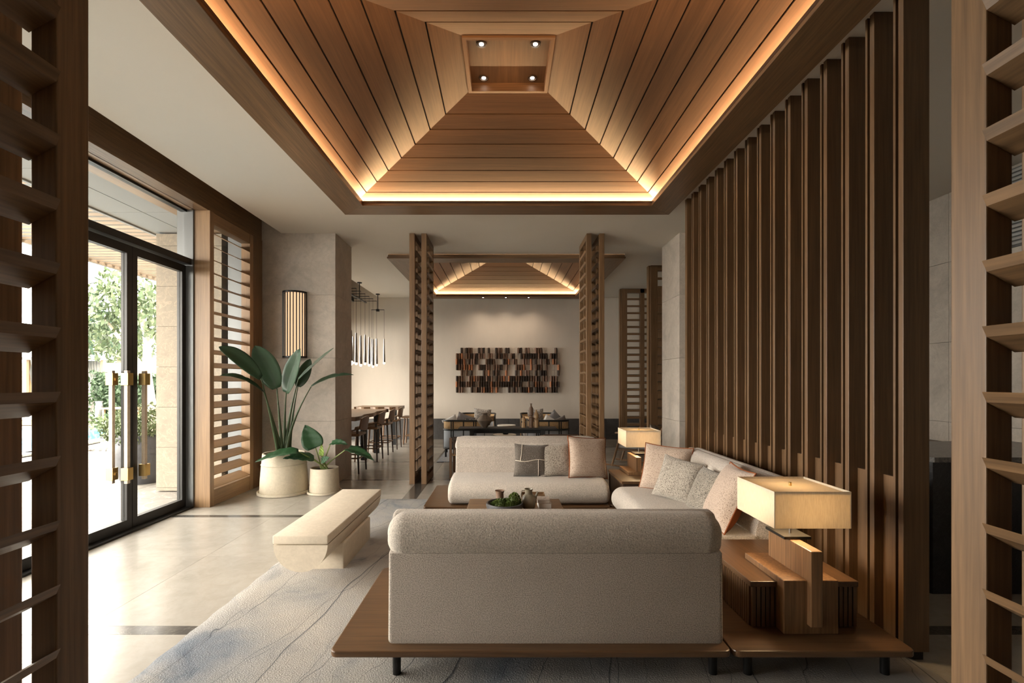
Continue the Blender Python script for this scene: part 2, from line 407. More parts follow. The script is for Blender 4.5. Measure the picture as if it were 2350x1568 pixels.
def coffer(cy, label, led):
    root = empty('ceiling_coffer', (XC, cy, 3.56), 0, label, 'ceiling coffer', 'timber ceiling coffers')
    I, O = 1.70, 2.01
    for k in range(4):
        M = Matrix.Rotation(k * math.pi / 2, 4, 'Z')
        def q(pts): return [M @ Vector(p) for p in pts]
        # wide flat frame board, mitred
        vs = q([(-O, -O, 0), (O, -O, 0), (I, -I, 0), (-I, -I, 0), (-O, -O, .03), (O, -O, .03), (I, -I, .03), (-I, -I, .03)])
        b = MB().add(vs, [(0,3,2,1),(4,5,6,7),(0,1,5,4),(1,2,6,5),(2,3,7,6),(3,0,4,7)])
        part('frame_board', b, (WX, WY)[k % 2], root, bevel=.003)
        Q = O - .014
        vs = q([(-Q, -Q, .03), (Q, -Q, .03), (Q-.03, -Q+.03, .03), (-Q+.03, -Q+.03, .03), (-Q, -Q, .078), (Q, -Q, .078), (Q-.03, -Q+.03, .078), (-Q+.03, -Q+.03, .078)])
        part('fascia', MB().add(vs, [(0,3,2,1),(4,5,6,7),(0,1,5,4),(1,2,6,5),(2,3,7,6),(3,0,4,7)]), (WX, WY)[k % 2], root)
        vs = q([(-I-.012, -I-.012, .03), (I+.012, -I-.012, .03), (I, -I, .03), (-I, -I, .03), (-I-.012, -I-.012, .058), (I+.012, -I-.012, .058), (I, -I, .058), (-I, -I, .058)])
        part('cove_lip', MB().add(vs, [(0,3,2,1),(4,5,6,7),(0,1,5,4),(1,2,6,5),(2,3,7,6),(3,0,4,7)]), DARKW, root)
        Z = lambda X: 4.1 - .312 * (X - .353) - 3.56
        ts = [0, .235, .41, .59, .77, .95, 1.12, 1.29, 1.56]
        for a, bb in zip(ts[:-1], ts[1:]):
            A = .353 + a + (.006 if a else 0); B = .353 + bb - .006; th = .02
            vs = q([(-B, -B, Z(B)), (B, -B, Z(B)), (A, -A, Z(A)), (-A, -A, Z(A)), (-B, -B, Z(B)+th), (B, -B, Z(B)+th), (A, -A, Z(A)+th), (-A, -A, Z(A)+th)])
            part('ceiling_plank', MB().add(vs, [(0,3,2,1),(4,5,6,7),(0,1,5,4),(1,2,6,5),(2,3,7,6),(3,0,4,7)]), (CX, CY)[k % 2], root)
        A, B, th = .353, 1.93, .03
        vs = q([(-B, -B, Z(B)+.014), (B, -B, Z(B)+.014), (A, -A, Z(A)+.014), (-A, -A, Z(A)+.014), (-B, -B, Z(B)+.05), (B, -B, Z(B)+.05), (A, -A, Z(A)+.05), (-A, -A, Z(A)+.05)])
        part('backing_board', MB().add(vs, [(0,3,2,1),(4,5,6,7),(0,1,5,4),(1,2,6,5),(2,3,7,6),(3,0,4,7)]), GAP, root)
        # recess side boards of the centre panel
        E = .353
        vs = q([(-E, -E, .525), (E, -E, .525), (E-.03, -E+.03, .525), (-E+.03, -E+.03, .525), (-E, -E, .62), (E, -E, .62), (E-.03, -E+.03, .62), (-E+.03, -E+.03, .62)])
        part('recess_frame', MB().add(vs, [(0,3,2,1),(4,5,6,7),(0,1,5,4),(1,2,6,5),(2,3,7,6),(3,0,4,7)]), (CX, CY)[k % 2], root)
        # LED strip lying in the cove
        a_ = area((0, 0, 0), (0, 0, 0), 3.62, .02, led, WARM, 'cove_light')
        d = M @ Vector((0, -1.82, .034)); n_ = (M @ Vector((0, math.cos(R(38)), math.sin(R(38)), 0)).to_3d() if False else (M.to_3x3() @ Vector((0, math.cos(R(38)), math.sin(R(38))))))
        a_.location = Vector((XC, cy, 3.56)) + d; a_.rotation_euler = n_.to_track_quat('-Z', 'X').to_euler()
        xx = (M.to_3x3() @ Vector((1, 0, 0)))
        zz = -n_; yy = zz.cross(xx); a_.rotation_euler = Matrix((xx, yy, zz)).transposed().to_euler()
    part('centre_panel', box(-.353, .353, -.353, .353, .60, .63), CY, root)
    for sx in (-1, 1):
        for sy in (-1, 1):
            x, y = sx * .213, .035 + sy * .213
            r = part('downlight', MB().lathe([(.042, 0), (.042, -.006), (.033, -.008), (.024, .02)], x, y, .598, 24), DARKW, root, True)
            part('lens', MB().lathe([(.018, 0), (.018, .003)], x, y, .594, 20), E_DOWN, r)
            spot((XC + x, cy + y, 3.56 + .585), (XC + x, cy + y, 0), 22, (1, .84, .66), 70)
    return root
coffer(H1, 'stepped timber ceiling coffer with glowing cove over the sofas', 46)
coffer(H2, 'timber ceiling coffer over the rear dining lounge, beyond the lattice screens', 26)
sp = empty('frame_spotlights', (XC, 11.9, 3.56), 0, 'three tiny spotlights in the far frame board above the wall sculpture', 'spotlight')
for x in (-.56, 0, .56):
    s_ = part('spot_trim', MB().lathe([(.03, 0), (.03, -.012), (.02, -.014)], x, 0, 0, 16), DARKW, sp)
    part('lens', MB().lathe([(.018, -.016), (.018, -.014)], x, 0, 0, 16), E_DOWN, s_)
    spot((XC + x, 11.88, 3.53), (XC + x * 1.4, 12.4, 1.3), 14, (1, .80, .60), 110, 1.0)

# ------------------------------------------------------------------ walls and stone
wb = struct('wall_back', box(-4.9, 5.1, 12.41, 12.6, 0, CEIL + .5), WALLP)
x = -4.9
ds = struct('baseboard_back', box(-4.9, 5.1, 12.395, 12.41, 0, .527), GAP)
while x < 5.0:
    part('stone_panel', box(x + .003, x + 1.247, 12.375, 12.40, 0, .527), DADO, ds); x += 1.25
struct('wall_behind', box(-3.8, 5.1, -3.15, -3, 0, 4.2), WALLP)
struct('wall_left_light_block', box(-3.85, -3.70, -5, .9, 0, 3.515), WALLP)  # unseen solid stretch, added to cut window light on camera-facing surfaces
struct('wall_right', box(5.08, 5.3, -5, 12.45, 0, 4.2), GAP)
wr = bpy.data.objects['wall_right']
for zi, (z0, z1) in enumerate(((.80, 1.03), (1.03, 1.94), (1.94, 2.85), (2.85, CEIL))):
    y = -5
    while y < 12.4:
        part('stone_slab', box(5.05, 5.08, y + .002, min(y + 1.5, 12.41) - .002, z0 + .002, z1 - .002), COLS, wr); y += 1.5
cr = empty('wall_console', (4.8, 5.6, 0), 0, 'long low console with pale top running along the right stone wall', 'console')
part('top', box(-.25, .24, -5.5, 3.2, .64, .80), TAUPE, cr); part('body', box(-.18, .24, -5.4, 3.1, 0, .64), BLACKS, cr)
gr = empty('wall_grille', (5.04, 4.85, 2.82), 0, 'pale grey slatted air grille high on the right stone wall', 'grille')
part('frame', box(-.012, .008, -.5, .5, 0, .78), GM, gr)
for i in range(18): part('slat', box(-.03, -.012, -.48, .48, .02 + i * .042, .045 + i * .042), SOFFIT, gr)

def stone_column(name, x0, x1, y0, y1, top, label):
    root = struct(name, box(x0 + .02, x1 - .02, y0 + .02, y1 - .02, 0, top), GAP)
    zs = [0, .913, 1.828, 2.742, top]
    for a, b in zip(zs[:-1], zs[1:]): part('stone_slab', box(x0, x1, y0, y1, a + .0015, b - .0015), COLS, root)
    return root
stone_column('column_left', -3.95, -2.45, 7.0, 7.74, 4.1, '')
stone_column('column_right', 2.52, 3.45, 6.97, 7.74, CEIL, '')

# ------------------------------------------------------------------ left window wall
GX = -3.78
hd = struct('trim_2', box(-3.67, -3.50, -5, 6.97, 3.516, 4.12), WY)
struct('trim_3', box(-4.0, -3.66, -5, 6.97, 3.516, 3.56), wood('soffit_wood', (.34, .23, .15), 'y', contrast=.12))
struct('trim_4', box(-3.67, -3.485, 5.72, 5.80, 0, 3.516), OZ)
struct('trim_5', box(-3.86, -3.672, 5.70, 5.76, 0, 3.515), GM)
w1 = struct('window_1', box(GX - .035, GX + .035, -5, 5.70, 3.49, 3.515), DM)       # glazed wall over the doors
part('transom_bar', box(-3.86, -3.69, -5, 5.70, 2.865, 2.935), DM, w1)
for a, b in ((.9, 4.05), (4.05, 5.70)):
    part('transom_pane', box(GX - .006, GX + .006, a + .02, b - .02, 2.935, 3.49), GLASS, w1)
part('mullion', box(-3.83, -3.73, 4.03, 4.07, 0, 3.5), DM, w1)
pass
part('threshold', box(-3.88, -3.67, -5, 5.70, 0, .018), DM, w1)
for n_, (a, b) in enumerate(((.9, 4.03),)):
    w = struct('window_%d' % (n_ + 2), box(GX - .03, GX + .03, a, b, .018, .11), DM)
    part('rail', box(GX - .03, GX + .03, a, b, 2.78, 2.865), DM, w)
    m_ = (a + b) / 2
    part('stile', box(GX - .03, GX + .03, m_ - .04, m_ + .04, .11, 2.78), DM, w)
    for p, q in ((a, m_ - .04), (m_ + .04, b)): part('pane', box(GX - .006, GX + .006, p, q, .11, 2.78), GLASS, w)
for n_, (a, b, hs) in enumerate(((4.07, 4.868, 1), (4.876, 5.69, 0))):
    dr = struct('door_%d' % (n_ + 1), box(GX - .03, GX + .03, a, b, .02, .115), DM)
    part('top_rail', box(GX - .03, GX + .03, a, b, 2.77, 2.855), DM, dr)
    for p, q in ((a, a + .065), (b - .065, b)): part('stile', box(GX - .03, GX + .03, p, q, .115, 2.77), DM, dr)
    part('door_pane', box(GX - .006, GX + .006, a + .065, b - .065, .115, 2.77), GLASS, dr)
    hy = b - .12 if hs else a + .10
    for sx in (1, -1):
        X = GX + sx * .075
        h = part('door_handle', box(X - .018, X + .018, hy - .018, hy + .018, .49, 1.60), ROD, dr, bevel=.003)
        for z in (.585, 1.515): part('brass_clamp', box(X - .035, X + .035, hy - .035, hy + .035, z - .06, z + .06), BRASS, h, bevel=.002); part('brass_pin', box(min(X, GX + sx*.03), max(X, GX + sx*.03), hy - .012, hy + .012, z - .012, z + .012), BRASS, h)
# louvred section
lv = empty('louvre_window', (-3.55, 6.2, 0), 0, 'tall timber louvre panel with tilted slats beside the glass doors', 'louvre panel')
part('bottom_rail', box(-.06, .058, -.40, .43, 0, .19), OY, lv, bevel=.004)
part('top_rail', box(-.06, .058, -.40, .43, 3.378, 3.514), OY, lv, bevel=.004)
part('end_post', box(-.06, .062, .43, .52, 0, 3.514), OZ, lv, bevel=.004)
part('wide_post', box(-.13, .062, .52, .76, 0, 3.514), WZ, lv)  # darker walnut than its neighbours, standing in for a face less lit
part('metal_post', box(-.245, -.062, .435, .50, 0, 3.514), GM, lv)
part('metal_post', box(-.245, -.20, .0, .03, 0, 3.514), DM, lv)
for k in range(19):
    z = .38 + .161 * k - .161 * 0 
    part('slat', MB().prism([(-.085, z + .055), (.056, z - .008), (.058, z - .017), (-.083, z + .044)], -.40, .43, 'y'), OY, lv)
part('slat', MB().prism([(-.085, .275), (.056, .218), (.058, .208), (-.083, .263)], -.40, .43, 'y'), OY, lv)
part('pane', box(-.238, -.226, -.39, .76, 0, 3.5), GLASS, lv)
# glazed wall of the rear room, hidden behind the stone column
w5 = struct('window_5', box(-4.64, -4.56, 9.1, 11.7, 2.9, 2.96), DM)
for y in (9.13, 10.4, 11.67): part('mullion', box(-4.63, -4.57, y - .03, y + .03, 0, 2.9), DM, w5)
part('pane', box(-4.606, -4.594, 9.1, 11.7, 0, 2.9), GLASS, w5)
wl = MB().box(-4.65, -4.55, 7.74, 9.1, 0, 4.15).box(-4.65, -4.55, 11.7, 12.41, 0, 4.15).box(-4.65, -4.55, 9.1, 11.7, 2.96, 4.15)
struct('wall_left_rear', wl, WALLP)  # unseen; solid parts shaped to narrow the window and reduce its light
struct('wall_left', box(-4.6, -3.95, 7.5, 7.74, 0, 4.15), WALLP)
struct('trim_6', box(-4.9, -3.85, 7.74, 12.45, -.1, 0), FLOORM)

# ------------------------------------------------------------------ lattice screens (pairs, in line with the coffer edges)
def screen(x0, x1, y0, y1, s, label, group, post=.07):
    """s=+1: inner face is x1 (looks towards +x)"""
    root = empty('lattice_screen', ((x0+x1)/2, (y0+y1)/2, 0), 0, label, 'screen', group)
    w = (x1 - x0) / 2; L = (y1 - y0) / 2
    part('post', box(-w, w, -L, -L + post, 0, CEIL - .002), WZ, root, bevel=.003)
    part('post', box(-w, w, L - post, L, 0, CEIL - .002), WZ, root, bevel=.003)
    part('mid_stile', box(-w * .55, w * .55, -.018, .018, .1, CEIL - .09), WZ, root)
    part('bottom_rail', box(-w, w, -L + post, L - post, 0, .10), WY, root)
    part('top_rail', box(-w, w, -L + post, L - post, CEIL - .09, CEIL - .002), WY, root)
    me = None
    for k in range(21):
        z = .1685 + .1615 * k
        if me is None:
            a, b = s * (w + .012), -s * (w + .004)
            p = MB().prism([(a, .012), (a - s * .012, -.014), (b, -.052), (b + s*.004, -.030)], -L + post + .001, L - post - .001, 'y')
            o = part('slat', p, WY, root, bevel=.002); me = o.data
        else: o = bpy.data.objects.new('slat', me); link(o, root)
        o.location.z = z
    return root
NG = 'near lattice screens'; MG = 'middle lattice screens'
screen(-1.195, -1.13, .50, 1.315, 1, 'dark near lattice screen at left edge, the one beside the aisle', NG, .095)
screen(-1.39, -1.31, .50, 1.315, 1, 'dark near lattice screen at far left, behind its twin and nearest the windows', NG, .095)
screen(1.19, 1.255, .50, 1.29, -1, 'pale-lit near lattice screen at right edge, the one beside the aisle', NG, .095)
screen(1.378, 1.445, .50, 1.29, -1, 'near lattice screen at far right, half hidden behind its twin', NG, .095)
screen(-1.38, -1.30, 7.0, 7.7, 1, 'tall lattice screen left of the sofas, outer one facing the bar tables', MG)
screen(-1.205, -1.13, 7.0, 7.7, 1, 'tall lattice screen left of the sofas, inner one facing the wall sculpture', MG)
screen(1.188, 1.258, 7.0, 7.7, -1, 'tall lattice screen behind the sofas, inner one right of the wall sculpture', MG)
screen(1.375, 1.445, 7.0, 7.7, -1, 'tall lattice screen behind the sofas, outer one facing the armchair', MG)
def front_screen(x0, y, label):
    root = empty('lattice_column', (x0, y, 0), 0, label, 'screen', 'rear lattice screens')
    T = .09
    for a, b in ((0, .13), (.43, .53), (.83, .96)): part('post', box(a, b, 0, T, 0, CEIL - .002), WZ, root, bevel=.003)
    part('side_post', box(-.03, 0, .03, T + .06, 0, CEIL - .002), WZ, root)
    part('top_rail', box(.13, .83, 0, T, CEIL - .1, CEIL - .002), WX, root); part('bottom_rail', box(.13, .83, 0, T, 0, .12), WX, root)
    for k in range(21):
        z = .1685 + .1615 * k
        for a, b in ((.13, .43), (.53, .83)): part('slat', MB().prism([(0, z + .012), (.09, z + .028), (.09, z - .01), (0, z - .035)], a, b, 'x'), WX, root)
    return root
front_screen(2.70, 8.94, 'dark lattice screen right of the armchair, just left of the right stone column')
front_screen(2.71, 11.2, 'dark lattice screen standing before the rear wall behind the armchair')

# ------------------------------------------------------------------ slatted partition on the right
sl = empty('slatted_partition', (2.136, 4.1, 0), 0, 'tall partition of upright walnut fins along the right of the sofas', 'partition')
def L_(x0, x1, y0, y1, z0, z1): return box(x0 - 2.136, x1 - 2.136, y0 - 4.1, y1 - 4.1, z0, z1)
for i in range(-1, 14):
    y = 2.796 + .2052 * i
    part('fin', L_(2.136, 2.276, y, y + .034, .045 if i < 0 else 0, CEIL - .001), WS, sl, bevel=.002)
    part('thin_fin', L_(2.136, 2.276, y + .052, y + .068, .045 if i < 0 else 0, CEIL - .001), WS, sl)
    if i >= 0: part('infill_panel', L_(2.19, 2.215, y - .137, y, 0, .96), WS, sl)
part('plinth', L_(2.16, 2.25, 2.60, 5.5, 0, .045), GAP, sl)
part('end_fin', L_(2.136, 2.276, 5.66, 5.72, 0, CEIL - .001), WS, sl)

# ------------------------------------------------------------------ rug
rg = MB(); nx, ny = 60, 60
for j in range(ny + 1):
    for i in range(nx + 1):
        x = -1.87 + 4.07 * i / nx; y = 1.9 + 4.22 * j / ny
        e = 1 if 0 < i < nx and 0 < j < ny else 0
        rg.v.append((x + (0 if e else 0) + (.006 * math.sin(j * 1.7) if i in (0, nx) else 0), y + (.006 * math.sin(i * 1.3) if j in (0, ny) else 0), .016 * e + .002 + (.0015 * math.sin(i * .9) * math.cos(j * .7) if e else 0)))
rg.f = [(j*(nx+1)+i, j*(nx+1)+i+1, (j+1)*(nx+1)+i+1, (j+1)*(nx+1)+i) for j in range(ny) for i in range(nx)]
solo('area_rug', rg, RUG, 'large blue grey and beige rug with dark cracked lines under the sofas', 'rug', smooth=True)
RZ = .018

# ------------------------------------------------------------------ sofas
def arc(cx, cy, r, a0, a1, n):
    return [(cx + r * math.cos(R(a0 + (a1 - a0) * i / n)), cy + r * math.sin(R(a0 + (a1 - a0) * i / n))) for i in range(n + 1)]
def board(name, x0, x1, y0, y1, root, label=None, rr=.035):
    p = arc(x0 + rr, y0 + rr, rr, 180, 270, 6) + arc(x1 - rr, y0 + rr, rr, 270, 360, 6) + arc(x1 - rr, y1 - rr, rr, 0, 90, 6) + arc(x0 + rr, y1 - rr, rr, 90, 180, 6)
    return part(name, MB().prism(p, .163, .196, 'z'), PX, root, bevel=.007, label=label)
def sofa(loc, rz, label, dx0, dx1, dy0, dy1, legs, half=.85, ledge=False):
    """local: back along y=0, seat towards +y, origin on the floor"""
    root = empty('sofa', loc, rz, label, 'sofa', 'cream boucle sofas around the coffee table')
    P0 = .196 
    board('base_board', dx0, dx1, dy0, dy1, root, 'dark walnut base board')
    for (x, y) in legs: part('leg', MB().lathe([(.021, RZ - loc[2]), (.022, .164)], x, y, 0, 16), BLACKM, root, True)
    prof = [(0, 0), (0, .446), (.05, .46), (.06, .59), (.10, .624), (.15, .628), (.19, .606), (.215, .57), (.245, .44), (.285, .25), (.30, .0)]
    part('backrest', MB().softx([(y, z + P0) for y, z in prof], -half + .018, half - .018, .02, 3), BOUCW, root, True)
    rp = arc(.085, .528, .103, 60, 210, 12) + arc(.075, .50, .095, 225, 250, 3) + [(.045, .449), (.16, .449)] + arc(.16, .52, .07, -60, 50, 7)
    part('back_roll', MB().softx([(y, z + P0) for y, z in rp], -half, half, .095, 8), BOUC, root, True)
    sp_ = [(.26, 0), (.26, .224), (.5, .232), (.7, .23)] + arc(.83, .11, .118, 85, -50, 12) + [(.86, 0)]
    part('seat', MB().softx([(y, z + P0) for y, z in sp_], -half, half, .05, 5), BOUC, root, True)
    if ledge:
        part('end_board', MB().rbox(-half - .02, -half + .03, .02, 1.0, .31, .35, .01, 2), PY, root, True)
        part('end_support', box(-half - .01, -half + .02, .02, .35, P0, .31), PY, root)
    return root
s1 = sofa((.254, 2.40, 0), 0, 'cream boucle sofa seen from behind, in front, its rolled back toward us', -1.10, .845, -.07, .98, [(-.80, .05), (.80, .05), (-.80, .85), (.80, .85), (-1.02,.85)])
s2 = sofa((.254, 5.98, 0), math.pi, 'cream boucle sofa facing us beyond the coffee table, three cushions at its right', -.845, 1.10, -.07, .98, [(-.80, .05), (.80, .05), (-.80, .85), (.80, .85)])
s3 = sofa((2.03, 4.15, 0), math.pi / 2, 'cream boucle sofa along the slatted partition, with four cushions', -.83, .83, .04, .98, [(-.78, .1), (.78, .1), (-.78, .85), (.78, .85)], half=.80, ledge=True)

# ------------------------------------------------------------------ corner tables and lamps
def corner_table():
    t = empty('corner_table', (1.55, 2.86, 0), 0, 'low walnut corner table with fluted sides under the nearest table lamp', 'side table', 'fluted corner tables')
    board('base_board', -.443, .44, -.53, .39, t)
    for (x, y) in ((-.32, -.41), (.375, -.41), (-.32, .3), (.375, .3)): part('leg', MB().lathe([(.021, RZ), (.022, .164)], x, y, 0, 16), BLACKM, t, True)
    part('cabinet', box(-.235, .30, -.29, .35, .196, .41), DARKW, t)
    part('table_top', MB().rbox(-.254, .317, -.31, .37, .411, .441, .003, 1), PY, t)
    part('centre_block', MB().rbox(-.115, .166, -.375, .03, .1965, .473, .004, 1), LW, t)
    part('upright_fin', MB().rbox(.004, .065, -.408, -.01, .246, .632, .004, 1), LW, t)
    me = None
    def sl_(x, y):
        nonlocal me
        if me is None: o = part('slat', MB().box(-.009, .009, -.009, .009, .2, .41), PZ, t); me = o.data
        else: o = bpy.data.objects.new('slat', me); link(o, t)
        o.location = (x, y, 0)
    for i in range(23): sl_(-.232 + i * .0242, -.296)
    for i in range(26): sl_(-.241, -.275 + i * .0242)
    return t
ct = corner_table()
dup(ct, (1.55, 5.45, 0), math.pi, 'low walnut corner table with fluted sides under the far table lamp')
def lamp():
    t = empty('table_lamp', (1.60, 2.72, .196), 0, 'lit table lamp with square linen shade, the near and larger one', 'lamp', 'square table lamps')
    part('plate', box(-.073, .074, -.08, .11, .437, .452), BLACKM, t)
    part('stem', MB().tube([(0, -.01, .45), (0, -.01, .60)], .007, 12), CHROME, t, True)
    z0, z1, h = .536, .727, .20
    sm = MB(); y0 = -.01
    w_ = h; th = .004
    for a, b, c_, d in ((-w_, w_, y0 - w_, y0 - w_ + th), (-w_, w_, y0 + w_ - th, y0 + w_), (-w_, -w_ + th, y0 - w_, y0 + w_), (w_ - th, w_, y0 - w_, y0 + w_)): sm.box(a, b, c_, d, z0, z1)
    part('lamp_shade', sm, SHADE, t)
    part('diffuser', box(-w_ + .006, w_ - .006, y0 - w_ + .006, y0 + w_ - .006, z1 - .014, z1 - .011), SHADE, t, label='translucent top diffuser')
    part('finial', MB().lathe([(.008, 0), (.008, .018), (.006, .02)], 0, y0, z1 - .011, 12), BRASS, t, True)
    return t
lm = lamp()
lm2 = dup(lm, (1.60, 5.76, .196), math.pi, 'lit table lamp with square linen shade, the far one by the stone column')
for x, y in ((1.60, 2.71), (1.60, 5.77)):
    d = bpy.data.lights.new('lamp_bulb', 'POINT'); o = bpy.data.objects.new('lamp_bulb', d); link(o); d.energy = 6.5; d.color = (1, .72, .42); d.shadow_soft_size = .05
    o.location = (x, y, .82)

# ------------------------------------------------------------------ coffee table and what stands on it
ctb = empty('coffee_table', (.095, 4.15, 0), 0, 'low walnut coffee table between the sofas', 'coffee table')
part('table_top', MB().rbox(-.435, .435, -.56, .56, .315, .35, .005, 2), WX, ctb)
for x in (-.36, .36):
    for y in (-.48, .48): part('leg', box(x - .03, x + .03, y - .03, y + .03, RZ, .315), WZ, ctb)
part('apron', box(-.38, .38, -.50, .50, .26, .314), WX, ctb)
TZ = .35
bo = empty('moss_bowl', (0.0, 4.25, TZ), 0, 'wide black clay bowl holding moss on the coffee table', 'bowl')
part('bowl', MB().lathe([(.10, 0), (.15, .02), (.163, .055), (.160, .08), (.148, .08), (.145, .055), (.09, .03), (0, .028)], 0, 0, 0, 40), CLAYD, bo, True)
mo = MB(); r2 = random.Random(4)
for cx, cy, rr, hh in ((-.035, -.02, .075, .075), (.02, .01, .07, .07), (.085, 0, .06, .125), (-.08, .01, .045, .05), (.05, -.06, .05, .07)):
    for k in range(1100):
        a = r2.uniform(0, 6.283); u = r2.uniform(0, 1); ph = math.acos(u)
        p = Vector((cx + rr * math.sin(ph) * math.cos(a), cy + rr * math.sin(ph) * math.sin(a), .035 + hh * u))
        d = Vector((math.sin(ph) * math.cos(a), math.sin(ph) * math.sin(a), u)) * r2.uniform(.006, .016)
        t1 = Vector((r2.uniform(-1, 1), r2.uniform(-1, 1), r2.uniform(-1, 1))) * .008
        mo.add([p - t1, p + t1, p + d], [(0, 1, 2)])
    mo.lathe([(rr*.9, 0), (rr * .8, hh * .45), (rr * .45, hh * .78), (0, hh*.9)], cx, cy, .032, 14)
part('moss', mo, MOSS, bo, kind='stuff')
cu = solo('clay_cup', MB().lathe([(.034, 0), (.037, .06), (.036, .09), (.046, .115), (.042, .113), (.03, .09), (.03, .02), (0, .018)], 0, 0, 0, 28), CLAYB, 'small flared brown clay cup behind the moss bowl', 'cup', smooth=True, loc=(-.045, 4.56, TZ))
ji = empty('clay_jug', (.215, 4.32, TZ), 0, 'olive glazed jug with a handle and stub spout on coffee table', 'jug')
part('jug_body', MB().lathe([(.045, 0), (.060, .03), (.064, .08), (.055, .12), (.034, .14), (.031, .165), (.04, .185), (.036, .184), (.027, .165), (.028, .14), (.02, .1), (0, .09)], 0, 0, 0, 32), CLAYG, ji, True)
part('handle', MB().tube([(-.034, 0, .17), (-.058, 0, .168), (-.066, 0, .14), (-.062, 0, .11)], .005, 8), CLAYG, ji, True)
part('spout', MB().tube([(.05, 0, .09), (.068, 0, .125), (.082, 0, .158)], [.013, .011, .010], 10), CLAYG, ji, True)
bk = empty('book', (.36, 4.42, TZ), .05, 'thick pale book lowest in the pair behind the jug', 'book')
part('pages', box(-.055, .055, -.08, .08, .003, .045), PAPER, bk); part('cover', MB().box(-.058, .058, -.083, .083, 0, .003).box(-.058, .058, -.083, .083, .045, .048), COVER, bk)
bk = empty('book', (.355, 4.44, TZ + .048), -.04, 'printed thin book topmost of the pair behind the jug', 'book')
part('pages', box(-.053, .053, -.078, .078, .002, .02), PAPER, bk); part('cover', MB().box(-.056, .056, -.08, .08, 0, .002).box(-.056, .056, -.08, .08, .02, .023), COVER, bk)
tr = empty('wooden_tray', (.27, 4.62, TZ), 0, 'small brown wooden tray at the back of the coffee table', 'tray')
part('tray_base', box(-.11, .11, -.06, .06, 0, .06), PX, tr)
for a in ((-.11, .11, -.06, -.052), (-.11, .11, .052, .06), (-.11, -.102, -.052, .052), (.102, .11, -.052, .052)): part('rim', box(*a, .06, .075), WX, tr)

# ------------------------------------------------------------------ cushions
def cushion(w, h, t, mat, loc, rot, label, name='cushion', piping=None, stripes=None, group=None, n=18, back=None):
    root = empty(name, loc, 0, label, 'cushion', group); root.rotation_euler = rot
    def P(u, v, s):
        x = u * w / 2 * (1 - .07 * (1 - v * v)); z = v * h / 2 * (1 - .07 * (1 - u * u))
        k = (max(0, 1 - u ** 4) ** .55) * (max(0, 1 - v ** 4) ** .55)
        dent = 1 - .12 * math.exp(-((u * 1.5) ** 2 + (v - .9) ** 2 * 4))
        return (x, s * t / 2 * k * dent, z + .015 * math.sin(u * 3 + v) * k)
    for s, nm, mt in ((-1, 'front', mat), (1, 'back', back or mat)):
        m_ = MB(); m_.v = [P(-1 + 2 * i / n, -1 + 2 * j / n, s) for j in range(n + 1) for i in range(n + 1)]
        fs = [(j*(n+1)+i, j*(n+1)+i+1, (j+1)*(n+1)+i+1, (j+1)*(n+1)+i) for j in range(n) for i in range(n)]
        m_.f = fs if s < 0 else [f[::-1] for f in fs]
        part(nm, m_, mt, root, True)
    if piping:
        e = [(-1 + 2 * i / n, -1) for i in range(n)] + [(1, -1 + 2 * i / n) for i in range(n)] + [(1 - 2 * i / n, 1) for i in range(n)] + [(-1, 1 - 2 * i / n) for i in range(n)]
        pts = [P(u * 1.005, v * 1.005, 0) for u, v in e]; pts.append(pts[0])
        part('piping', MB().tube(pts, .0055, 6), piping, root, True)
    if stripes:
        for pl in stripes:
            pts = [P(pl[0][0] + (pl[1][0] - pl[0][0]) * i / 14, pl[0][1] + (pl[1][1] - pl[0][1]) * i / 14, -1.03) for i in range(15)]
            pts = [(p[0], p[1] - .001, p[2]) for p in pts]
            part('stripe', MB().tube(pts, .0035, 6), CREAMF, root, True)
    return root
SG = 'cushions on the far sofa'
cushion(.39, .37, .15, PIL_D, (.30, 5.46, .60), (R(-14), R(2), 0), 'charcoal cushion crossed by thin cream lines on the far sofa', stripes=[((-.98, -.04), (.98, -.04)), ((-.55, .98), (-.68, -.04)), ((.42, -.04), (.42, -.98))], group=SG)
cushion(.40, .37, .14, PIL_S, (.575, 5.48, .60), (R(-13), R(-2), R(8)), 'plain cream and black speckled cushion in the middle on the far sofa', group=SG)
cushion(.47, .46, .16, PIL_P, (.93, 5.42, .64), (R(-16), R(5), R(16)), 'pinkish speckled cushion with rust piping on the far sofa', piping=RUST, group=SG, back=RUST)
SR = 'cushions on the sofa by the partition'
cushion(.47, .46, .16, PIL_P, (1.60, 4.80, .63), (R(-18), R(3), R(-34)), 'pinkish speckled cushion with rust piping, farthest on the partition sofa', piping=RUST, group=SR, back=RUST)
cushion(.40, .40, .15, PIL_S, (1.58, 4.40, .60), (R(-24), R(8), R(-46)), 'pale speckled cushion propped before the farthest one on partition sofa', group=SR)
cushion(.38, .38, .14, PIL_S2, (1.66, 3.98, .59), (R(-24), R(0), R(-84)), 'dark side-on speckled cushion without piping on the partition sofa', group=SR)
cushion(.48, .48, .17, PIL_P, (1.66, 3.60, .64), (R(-26), R(0), R(-96)), 'nearest rust-backed speckled cushion behind the near lamp shade', piping=RUST, group=SR, back=RUST)

# ------------------------------------------------------------------ stone bench
be = empty('stone_bench', (-1.45, 4.17, 0), 0, 'pale limestone bench with half-round body and flat slab top', 'bench')
part('seat_slab', MB().rbox(-.197, .197, -.74, .74, .338, .40, .008, 2), BENCHM, be, True)
hc = [(.193 * math.cos(R(a)), .332 + .193 * math.sin(R(a))) for a in range(180, 361, 6)]
part('half_round_body', MB().prism(hc, -.735, .735, 'y'), BENCHM, be, True)
part('neck', box(-.175, .175, -.72, .72, .331, .339), BENCHM, be)
part('foot_block', MB().rbox(-.19, .185, -.36, .39, .0, .22, .012, 2), BENCHM, be, True)

